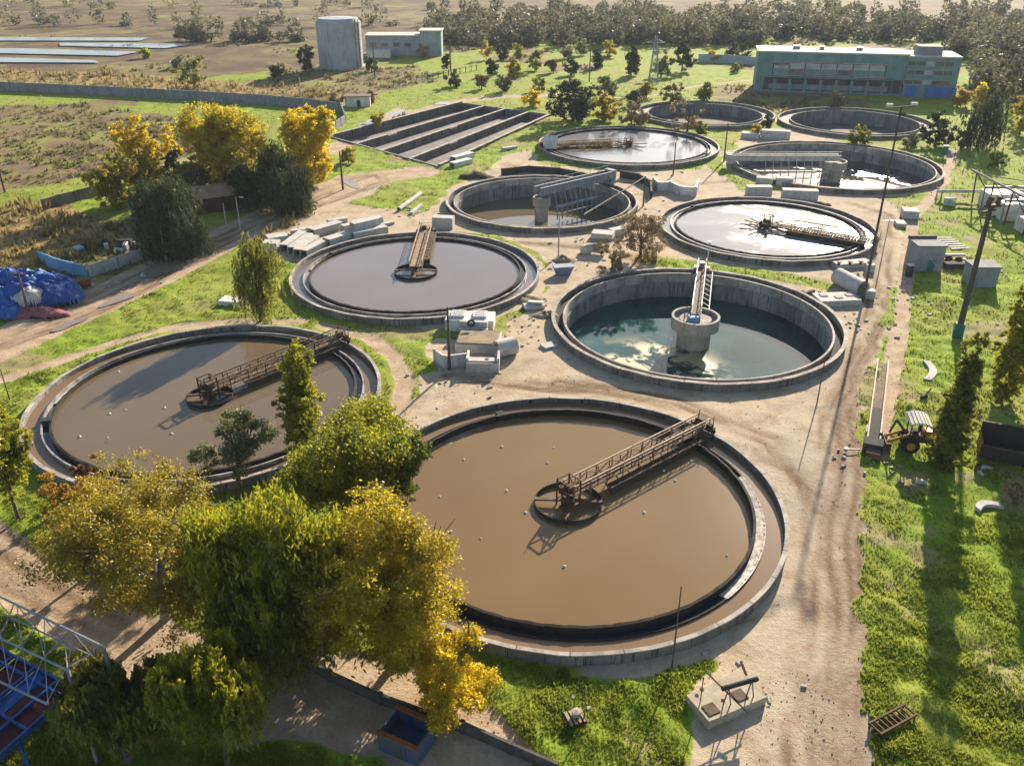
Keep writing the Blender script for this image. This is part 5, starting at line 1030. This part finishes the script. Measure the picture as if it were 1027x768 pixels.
# ------------------------------------------------------------------ trees and bushes
LM = {'yellow': leaf_mat('golden leaves', [(.20, .16, .012), (.38, .28, .016), (.54, .40, .02), (.64, .50, .03)], .58, .5),
      'bright': leaf_mat('bright yellow leaves', [(.40, .29, .012), (.64, .47, .015), (.76, .58, .02)], .58, .5),
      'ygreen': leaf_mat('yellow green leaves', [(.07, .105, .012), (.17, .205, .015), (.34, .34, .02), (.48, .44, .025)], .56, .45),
      'green': leaf_mat('fresh green leaves', [(.05, .09, .012), (.11, .16, .02), (.19, .22, .03)], .48, .5),
      'dark': leaf_mat('dark evergreen leaves', [(.016, .028, .012), (.035, .05, .018), (.06, .075, .025)], .3, .5),
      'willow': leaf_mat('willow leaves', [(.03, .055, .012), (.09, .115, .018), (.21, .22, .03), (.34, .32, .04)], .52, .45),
      'dwillow': leaf_mat('dark willow leaves', [(.02, .034, .015), (.046, .062, .023), (.09, .105, .038)], .32, .4),
      'olive': leaf_mat('turning plane leaves', [(.12, .12, .015), (.26, .23, .02), (.42, .34, .03), (.54, .40, .04)], .56, .6),
      'orange': leaf_mat('orange leaves', [(.26, .13, .015), (.42, .22, .02), (.52, .33, .035)], .5, .5),
      'greyg': leaf_mat('grey green leaves', [(.10, .115, .05), (.18, .20, .085), (.26, .27, .11)], .5, .6),
      'brown': leaf_mat('brown twigs', [(.10, .07, .045), (.17, .12, .07), (.22, .16, .08)], .3, .5),
      'tan': leaf_mat('tan twigs', [(.20, .14, .07), (.30, .21, .10), (.36, .27, .13)], .3, .5),
      'red': leaf_mat('reddish twigs', [(.15, .07, .04), (.24, .11, .05), (.30, .17, .07)], .35, .5),
      'far': leaf_mat('haze tinted far leaves', [(.045, .065, .055), (.075, .10, .075), (.12, .13, .08), (.20, .18, .085)], .42, .05)}  # distance haze is put into these leaf colours as bluish grey
def unit(n):
    v = rng.normal(size=(n, 3)); return v/np.linalg.norm(v, axis=1, keepdims=True)
def leaves(C, L, Wd, down=0.0):
    n = len(C); d1 = unit(n)*np.array([1, 1, .75])
    d1 /= np.linalg.norm(d1, axis=1, keepdims=True)
    if down: d1 = d1*(1-down)+np.array([0, 0, -1.0])*down; d1 /= np.linalg.norm(d1, axis=1, keepdims=True)
    d2 = np.cross(d1, unit(n)); d2 /= np.linalg.norm(d2, axis=1, keepdims=True)+1e-9
    s = (.6+.8*rng.random(n))[:, None]
    return np.stack([C-d1*L*s, C+d2*Wd*s-d1*L*s*.1, C+d1*L*s, C-d2*Wd*s-d1*L*s*.1], 1)
def tree(name, label, cat, u, v, zc, rpx, hpx, kind, nleaf=9000, style='round', group=None, lsize=None, sparse=1.0, trunk=True, bark=None, seed=None, lobes=7, top_kind=None, base_r=None):
    r2 = random.Random(seed if seed is not None else int(u*7+v*13)); c = G(u, v, zc); m = mpp(c); r = rpx*m; th = math.atan2(HC-zc, c.y)
    hh = math.sqrt(max((hpx*m)**2-(r*math.sin(th))**2, (.45*r)**2))/math.cos(th)
    if hh > zc*.97: hh = zc*.97
    low = name == 'shrub' or group in ('scattered trees of the far meadow', 'trees behind the reed tank', 'trees by the right rear', 'trees along the muddy track')
    if low:
        hh = max(hh, r*.8); zc = hh*(1.02 if style != 'willow' else 1.1)+.15; c = G(u, v, zc)      # these carry leaves down to the ground
    t = thing(name, label, cat, (c.x, c.y, 0), 0, group)
    # lobes: a core and puffs round it, so the outline is uneven
    LB_ = [(0, 0, zc, r*.62, hh*.70)]
    for i in range(lobes):
        a = 2*math.pi*(i+r2.uniform(-.3, .3))/lobes; e = r2.uniform(-.6, .9); k = r2.uniform(.50, .86); q = r2.uniform(.24, .46)
        LB_.append((math.cos(a)*r*k*math.cos(e), math.sin(a)*r*k*math.cos(e), zc+hh*k*math.sin(e)*1.15, r*q*1.05, max(hh*q, r*q*.6)))
    LB_.append((r2.uniform(-.2, .2)*r, r2.uniform(-.2, .2)*r, zc+hh*.6, r*.42, hh*.42))
    if style == 'poplar':      # several upright stems of unequal height side by side
        LB_ = []
        for q in range(5):
            a = 2*math.pi*q/5+r2.uniform(-.5, .5); o_ = r*(0 if q == 0 else r2.uniform(.32, .52)); tp = 1.0 if q == 0 else r2.uniform(.45, .92); bt = r2.uniform(-.95, -.8)
            for i in range(8):
                k = i/7; LB_.append((math.cos(a)*o_*(1-.35*k)+r2.uniform(-.1, .1)*r, math.sin(a)*o_*(1-.35*k)+r2.uniform(-.1, .1)*r, zc+hh*(bt+(tp-bt)*k*.94), r*(.24+.34*math.sin(math.pi*(.16+.78*k)))*r2.uniform(.8, 1.2), hh*.13))
    elif low: LB_ += [(0, 0, zc-hh*.55, r*.78, hh*.45), (r*.3, -r*.3, zc-hh*.5, r*.5, hh*.45)]
    wts = np.array([l[3]**2*l[4] for l in LB_])**.7; wts /= wts.sum()
    ncl = max(24, int(nleaf/(40 if c.y < 90 and style != 'willow' else 24))); pick = rng.choice(len(LB_), ncl, p=wts); LA = np.array(LB_)[pick]
    dirs = unit(ncl); rad = (.35+.65*rng.random(ncl)**.6)[:, None]
    CC = LA[:, :3]+dirs*rad*np.stack([LA[:, 3], LA[:, 3], LA[:, 4]], 1)
    CC = CC[CC[:, 2] > .25]
    gap = np.array([mnoise.noise(Vector(p*(2.4/max(r, .5)))+Vector((seed or u, v, 0)))*.7+.5*mnoise.noise(Vector(p*(6/max(r, .5)))+Vector((v, u, 3))) for p in CC]); CC = CC[gap > (-.30 if style == 'poplar' else -.06 if c.y < 60 else -.14 if c.y < 90 else -.2)+.32*(1-sparse)]
    ncl = len(CC); per = max(3, int(nleaf/ncl)); ls = lsize*1.15 if lsize else max(.11, m*(1.45 if c.y < 100 else 1.2)); sg = max(r*.058, ls*.95)
    if style == 'willow':
        ln = (1.0+rng.random(ncl)*2.6)*hh*.30; k = rng.random((ncl, per)); ph = rng.random((ncl, 1))*6.28
        X = CC[:, None, 0]+np.cos(ph)*k*ln[:, None]*.18+rng.normal(size=(ncl, per))*sg*.42; Y = CC[:, None, 1]+np.sin(ph)*k*ln[:, None]*.18+rng.normal(size=(ncl, per))*sg*.42
        Z = CC[:, None, 2]+hh*.15-k*ln[:, None]+rng.normal(size=(ncl, per))*sg*.3
        P = np.stack([X, Y, Z], -1).reshape(-1, 3); P = P[P[:, 2] > .1]; q = leaves(P, ls*1.35, ls*.40, .62)
    else:
        P = (CC[:, None, :]+rng.normal(size=(ncl, per, 3))*sg*np.array([1, 1, .75])).reshape(-1, 3); P = P[P[:, 2] > .1]
        q = leaves(P, ls, ls*.58)
    o = fast_mesh('crown', q.reshape(-1, 3), 4, LM[kind], t)
    if top_kind:
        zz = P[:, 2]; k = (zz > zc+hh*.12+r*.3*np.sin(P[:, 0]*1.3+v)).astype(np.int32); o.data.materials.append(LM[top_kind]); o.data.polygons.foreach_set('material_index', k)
    if trunk:
        b = MB(); tr = base_r or max(.10, r*.055); zt = zc+hh*(.6 if style == 'poplar' else .35); w = [Vector((r2.uniform(-.12, .12)*r*k, r2.uniform(-.12, .12)*r*k, zt*k)) for k in (0, .3, .6, 1)]; w[0] = Vector((0, 0, -.3))
        b.tube(w, [tr*1.3, tr, tr*.7, tr*.2], 8)
        if ncl > 10:
            for i in range(14 if nleaf > 20000 else 9 if nleaf > 3000 else 4):
                e = Vector(CC[r2.randrange(ncl)]); k = r2.uniform(.25, .7); s = Vector((w[1].lerp(w[2], (k-.25)/.45)).to_tuple()); mid = s.lerp(e, .5)+Vector((0, 0, .12*(e-s).length)); b.tube([s, mid, e], [tr*.5, tr*.3, tr*.08], 6)
                for j in range(3 if nleaf > 8000 else 0): f = e+Vector((r2.uniform(-1, 1), r2.uniform(-1, 1), r2.uniform(-.2, 1)))*r*.22; b.tube([mid.lerp(e, r2.uniform(.1, .8)), f], [tr*.24, tr*.07], 5)
        b.build('trunk', bark or M_BARK, t, 60)
    return t
GF = 'trees at the near left of the largest tank'
TT = lambda *a, **k: tree(*a, **k)
TT('poplar_tree', 'narrow yellow green poplar rising in front of the left brown tank', 'tree', 302, 394, 8.0, 30, 56, 'ygreen', 24000, 'poplar', GF)
TT('acacia_tree', 'thin grey green tree with open crown over the left brown tank', 'tree', 233, 441, 6.5, 50, 40, 'greyg', 9000, 'round', GF, sparse=.15, lobes=11)
TT('broadleaf_tree', 'broad yellow green tree right below the poplar', 'tree', 352, 466, 9.3, 78, 58, 'ygreen', 64000, 'round', GF, lobes=13)
TT('broadleaf_tree', 'green leafy tree leaning over the rim of the largest tank', 'tree', 398, 480, 8.0, 32, 44, 'green', 22000, 'round', GF)
TT('willow_tree', 'large dark green weeping willow in the middle of the front trees', 'tree', 276, 576, 7.6, 88, 110, 'willow', 90000, 'willow', GF, lobes=13, lsize=.15, top_kind='ygreen')  # yellow green upper leaves put sunlight into the colour of the crown top
TT('broadleaf_tree', 'large golden yellow tree between the willow and the largest tank', 'tree', 388, 584, 7.8, 76, 110, 'yellow', 90000, 'round', GF, lobes=14, top_kind=None)
TT('shrub', 'small bright golden tree at the bottom near the tank foot', 'shrub', 449, 674, 3.9, 50, 48, 'bright', 22000, 'round', GF)
TT('plane_tree', 'olive gold plane tree with pale bare limbs at the near left', 'tree', 148, 545, 7.4, 86, 92, 'olive', 52000, 'round', GF, bark=M_PALEBARK, sparse=.7, lobes=14, base_r=.34)
TT('maple_tree', 'orange leaved tree at the outer left of the front trees', 'tree', 84, 522, 5.0, 36, 48, 'orange', 16000, 'round', GF)
TT('willow_tree', 'sunlit golden willow at the bottom edge left of the dirt lot', 'tree', 212, 688, 7.2, 56, 56, 'ygreen', 36000, 'willow', GF, lsize=.13)  # lighter leaf mix puts sunlight into this willow's colour
TT('willow_tree', 'shaded willow beside the blue steel gantry', 'tree', 112, 706, 5.2, 62, 52, 'willow', 30000, 'willow', GF, lsize=.14)
TT('broadleaf_tree', 'yellow green tree cut by the left edge beside the left brown tank', 'tree', 0, 462, 6.5, 30, 72, 'ygreen', 22000, 'round', GF)
TT('shrub', 'sparse reddish shrub at the near rim of the left brown tank', 'shrub', 88, 476, 2.2, 26, 15, 'red', 2600, 'round', GF, sparse=.4)
GM = 'trees along the muddy track'
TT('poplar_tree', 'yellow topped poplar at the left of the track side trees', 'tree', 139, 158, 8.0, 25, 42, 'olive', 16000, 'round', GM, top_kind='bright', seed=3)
TT('broadleaf_tree', 'olive yellow tree at the far left of the track side trees', 'tree', 112, 182, 5.5, 24, 27, 'olive', 9000, 'round', GM)
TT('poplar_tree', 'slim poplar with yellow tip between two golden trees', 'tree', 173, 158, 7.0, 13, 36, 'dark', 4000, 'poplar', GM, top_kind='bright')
TT('broadleaf_tree', 'biggest golden tree of the track side group', 'tree', 221, 150, 9.0, 40, 54, 'yellow', 34000, 'round', GM, lobes=14)
TT('broadleaf_tree', 'brightest yellow tree standing at the corner of the channel basin', 'tree', 309, 143, 8.5, 28, 42, 'bright', 24000, 'round', GM, lobes=14, seed=21)
TT('willow_tree', 'wide dark willow over the scrap heap at left', 'tree', 166, 214, 6.2, 44, 37, 'dwillow', 40000, 'willow', GM)
TT('willow_tree', 'dark green willow in front of the brightest yellow tree', 'tree', 284, 176, 6.4, 32, 36, 'dwillow', 30000, 'willow', GM)
TT('broadleaf_tree', 'dark green tree right of the hidden brown shed', 'tree', 246, 186, 5.0, 20, 24, 'dwillow', 12000, 'round', GM)
TT('broadleaf_tree', 'shaded olive tree behind the brown shed', 'tree', 196, 178, 5.5, 17, 22, 'willow', 9000, 'round', GM)
TT('willow_tree', 'lone green willow between left brown tank and lilac tank', 'tree', 256, 284, 5.6, 29, 40, 'willow', 13000, 'willow')
TT('shrub', 'yellow weed bush by the end of the short grey wall', 'shrub', 378, 119, 1.4, 7, 9, 'yellow', 900)
TT('shrub', 'olive bush growing at the near corner of the channel basin', 'shrub', 349, 155, 1.8, 10, 9, 'olive', 1200)
TT('poplar_tree', 'tall olive poplar standing left of the black tipper', 'tree', 966, 402, 7.7, 22, 68, 'willow', 34000, 'poplar', 'poplars in the right meadow')
TT('poplar_tree', 'tall golden green poplar at the right edge by the small pump house', 'tree', 1025, 332, 8.8, 22, 72, 'ygreen', 26000, 'poplar', 'poplars in the right meadow')
TT('broadleaf_tree', 'dark tree beyond the right edge whose shadow falls on the lower right grass', 'tree', 1068, 470, 6.5, 34, 64, 'willow', 9000, 'round', 'poplars in the right meadow')
TT('shrub', 'pale dry weed bush at the lower right edge below the tipper', 'shrub', 1020, 492, 1.4, 16, 14, 'tan', 1600, sparse=.5)
TT('bare_tree', 'leafless tan tree between girder bridge tank and silvery tank', 'tree', 644, 236, 3.8, 27, 28, 'tan', 9000, 'round', sparse=.75, lsize=.12, lobes=10)
TT('shrub', 'dry straw coloured shrub at the foot of the leafless tree', 'shrub', 614, 259, 1.0, 20, 8, 'tan', 1500, sparse=.5)
GR = 'trees by the right rear'
for a in [('willow_tree', 'tall dark willow right of the teal building by the right rear tank', 'tree', 988, 116, 7.0, 22, 38, 'dwillow', 6000, 'willow'), ('broadleaf_tree', 'dark round tree between the derelict tank and the tall dark willow', 'tree', 942, 128, 4.6, 18, 19, 'dark', 3500, 'round'),
          ('shrub', 'orange yellow bush at the right end of the teal building', 'shrub', 966, 96, 3.2, 9, 13, 'orange', 1300, 'round'), ('shrub', 'bright yellow bush just right of the orange one', 'shrub', 984, 94, 3.0, 8, 10, 'bright', 1200, 'round'),
          ('broadleaf_tree', 'tall greyish tree behind the tall dark willow', 'tree', 1010, 84, 8.5, 16, 26, 'far', 3000, 'round'), ('broadleaf_tree', 'olive tree at the right edge above the pipe plant', 'tree', 1028, 112, 6, 15, 24, 'olive', 2500, 'round'),
          ('broadleaf_tree', 'grey green spreading tree beyond the teal building right end', 'tree', 985, 62, 8, 18, 18, 'greyg', 2600, 'round'), ('broadleaf_tree', 'tall pale tree at the upper right corner', 'tree', 1016, 58, 9, 20, 22, 'far', 2600, 'round'),
          ('shrub', 'small green bush at the pipe end right of the tall dark willow', 'shrub', 1000, 160, 1.5, 9, 7, 'green', 700, 'round'), ('shrub', 'dark shrub under the tall dark willow', 'shrub', 966, 140, 2.2, 11, 9, 'dwillow', 1200, 'round'),
          ('shrub', 'round olive bush between right rear tank and derelict tank', 'shrub', 861, 135, 2.2, 12, 10, 'willow', 1800, 'round'), ('shrub', 'small brownish bush in the shade of the teal building', 'shrub', 839, 100, 2.4, 8, 8, 'brown', 900, 'round'),
          ('shrub', 'low dry bush left of the thin pole at the right rear tank', 'shrub', 915, 140, 1.2, 10, 6, 'greyg', 800, 'round')]:
    TT(*a[:10], 'round' if len(a) < 11 else a[10], GR)
GT = 'trees behind the reed tank'
for a in [('broadleaf_tree', 'big dark tree at the left rim of the reed grown tank', 'tree', 575, 99, 6.2, 25, 29, 'dark', 8000), ('broadleaf_tree', 'olive yellow tree right of the big dark tree', 'tree', 606, 107, 3.8, 15, 15, 'olive', 3000), ('shrub', 'tan reed thicket left of the bushy derelict tank', 'shrub', 634, 113, 2.4, 16, 13, 'tan', 2400),
          ('shrub', 'yellow bush at the far end of the channel basin', 'shrub', 534, 98, 2.6, 10, 8, 'bright', 1200), ('broadleaf_tree', 'mixed grey tree behind the big dark tree', 'tree', 607, 86, 4.5, 13, 11, 'greyg', 2000), ('shrub', 'olive yellow bush above the left edge of the bushy derelict tank', 'shrub', 649, 89, 2.6, 9, 8, 'olive', 1200),
          ('shrub', 'dark bush right behind the tan reed thicket', 'shrub', 636, 98, 2.0, 9, 6, 'dwillow', 1000), ('shrub', 'wide dark low bush at the far rim of the bushy derelict tank', 'shrub', 675, 94, 1.8, 13, 6, 'brown', 1100), ('shrub', 'round brown green bush alone at the meadow edge behind the derelict tank', 'shrub', 707, 91, 3.0, 9, 9, 'willow', 1300),
          ('shrub', 'tan weeds growing inside the bushy derelict tank', 'shrub', 690, 118, .6, 18, 5, 'tan', 900), ('shrub', 'green bush growing at the near rim of the bushy derelict tank', 'shrub', 703, 128, 1.4, 8, 6, 'willow', 700), ('shrub', 'small dark bush between the two derelict tanks', 'shrub', 770, 121, 1.6, 7, 5, 'dwillow', 500),
          ('shrub', 'small yellow weed right of the two derelict tanks gap', 'shrub', 760, 130, 1.0, 7, 4, 'olive', 400)]:
    TT(*a, group=GT)
GW = 'scattered trees of the far meadow'
for a in [('broadleaf_tree', 'dense dark oval tree with long shadow in the far meadow', 634, 60, 7.2, 10, 15, 'dark', 2600), ('broadleaf_tree', 'small dark tree left of the dense oval tree', 599, 58, 4.0, 8, 9, 'dark', 900), ('broadleaf_tree', 'grey tree clump wrapped round the lattice pylon foot', 664, 63, 5.5, 11, 13, 'greyg', 1600),
          ('broadleaf_tree', 'dark brownish tree right of the lattice pylon', 685, 56, 7.0, 13, 15, 'dwillow', 2200), ('shrub', 'yellow bush in front of the far pale wall', 716, 56, 2.8, 7, 5, 'yellow', 600), ('broadleaf_tree', 'grey tree behind the far pale wall', 735, 50, 6, 9, 9, 'far', 900), ('broadleaf_tree', 'dark tree at the left corner of the teal building', 748, 52, 6, 7, 11, 'dark', 900),
          ('shrub', 'small columnar dark tree at the end of the far post fence', 447, 62, 4, 4, 9, 'dark', 600), ('shrub', 'dark spreading bush below the small columnar tree', 455, 79, 2.4, 9, 5, 'dwillow', 800), ('shrub', 'dark grey bush in the middle of the far meadow', 494, 67, 2.8, 9, 7, 'dwillow', 900), ('broadleaf_tree', 'round olive tree in the middle of the far meadow', 515, 69, 3.2, 9, 8, 'olive', 1100),
          ('shrub', 'brown leafless bush beyond the puddle road', 483, 82, 2.4, 8, 6, 'brown', 700), ('shrub', 'low dark bush above the far end of the channel basin', 505, 84, 2.0, 9, 5, 'dwillow', 700), ('poplar_tree', 'tan pointed tree among the far dark trees', 488, 49, 6, 5, 10, 'yellow', 500), ('broadleaf_tree', 'dark tree right of the tan pointed tree', 504, 51, 5, 9, 8, 'dark', 800), ('shrub', 'small yellow tree beside the far dark trees', 520, 51, 4, 5, 7, 'ygreen', 500),
          ('broadleaf_tree', 'ragged green tree above the yellow basin end bush', 537, 59, 5.5, 9, 11, 'willow', 1000), ('shrub', 'brownish small tree right of the ragged green tree', 553, 65, 3.6, 6, 7, 'brown', 600), ('shrub', 'flat dark bush with a long shadow above the big dark tree', 572, 67, 3.0, 9, 6, 'dark', 800), ('broadleaf_tree', 'grey green far tree over the flat dark bush', 566, 50, 6, 10, 8, 'far', 800),
          ('broadleaf_tree', 'grey far tree left of the tall meadow pole', 583, 47, 6, 8, 8, 'greyg', 700), ('broadleaf_tree', 'olive far tree right of the tall meadow pole', 612, 49, 6, 9, 8, 'olive', 700), ('shrub', 'bright yellow green bush in the ploughed field at the far left', 145, 53, 2.2, 6, 4, 'ygreen', 500), ('shrub', 'wide olive thicket along the dry strip beyond the long wall', 193, 71, 3.0, 18, 8, 'willow', 1600), ('broadleaf_tree', 'grey tree left above the wide olive thicket', 178, 61, 3.6, 7, 7, 'greyg', 700),
          ('shrub', 'round dark bush left of the silo', 277, 71, 3.0, 7, 6, 'dwillow', 700), ('broadleaf_tree', 'dark tree touching the left side of the silo', 305, 58, 6.0, 11, 13, 'dark', 1500), ('broadleaf_tree', 'dark tree between silo and blue grey warehouse', 372, 63, 4.5, 8, 8, 'dwillow', 700), ('shrub', 'tan tree at the right corner of the blue grey warehouse', 424, 51, 4.5, 7, 7, 'tan', 600),
          ('shrub', 'dark bush where the short grey wall meets the hut', 372, 97, 2.4, 4, 6, 'brown', 300), ('shrub', 'dry brown bush left of the small white hut', 336, 101, 2.2, 8, 5, 'brown', 500), ('shrub', 'low dark bush on the bank beyond the road puddle', 541, 84, 1.6, 8, 4, 'willow', 500), ('shrub', 'low olive bush in the meadow left of the teal building', 738, 68, 1.3, 5, 3, 'willow', 250)]:
    TT(a[0], a[1], 'tree' if 'tree' in a[0] else 'shrub', *a[2:], group=GW)
# the far belt of woodland reads as one mass
def wood(name, label, quads, n, per):
    Ps = []
    for k in range(n):
        u0, u1, v0, v1 = quads[rnd.randrange(len(quads))]; p = G(rnd.uniform(u0, u1), rnd.uniform(v0, v1)); r = rnd.uniform(2.5, 6.0); h = rnd.choice((1.6, 2.5, 3.2, 4.2, 5.6, 7))*rnd.uniform(.8, 1.2)
        d = unit(per)*(.5+.5*rng.random((per, 1))); Ps.append(d*np.array([r, r, h])+np.array([p.x, p.y, h*.95]))
    P = np.concatenate(Ps); P = P[P[:, 2] > .2]; o = fast_mesh(name, leaves(P, .75, .5).reshape(-1, 3), 4, LM['far']); tag(o, label, 'woodland', kind='stuff')
wood('far_wood', 'hazy belt of woodland closing the view behind the meadow and teal building', [(430, 620, 30, 47), (600, 760, 30, 46), (740, 960, 28, 42), (950, 1100, 36, 62), (980, 1150, 45, 100), (430, 1150, 8, 30)], 900, 150)
wood('field_hedges', 'thin far hedges between the fields and ponds at the upper left', [(-200, 400, 24, 27), (-300, 420, 5, 9), (180, 300, 41, 42)], 110, 90)
# haze box
HZ = .00007
if HZ > 0:
    q = bpy.data.materials.new('air haze'); q.use_nodes = True; n = q.node_tree; n.nodes.clear(); out = n.nodes.new('ShaderNodeOutputMaterial'); pv = n.nodes.new('ShaderNodeVolumePrincipled')
    pv.inputs['Color'].default_value = (.80, .88, 1, 1); pv.inputs['Density'].default_value = HZ; pv.inputs['Anisotropy'].default_value = .2; n.links.new(pv.outputs[0], out.inputs['Volume'])
    b = MB(); b.box((0, 4300, 27), (15200, 9800, 60)); o = b.build('haze', q); struct(o, 'stuff'); o['label'] = 'thin pale haze over the whole plain'; o['category'] = 'haze'
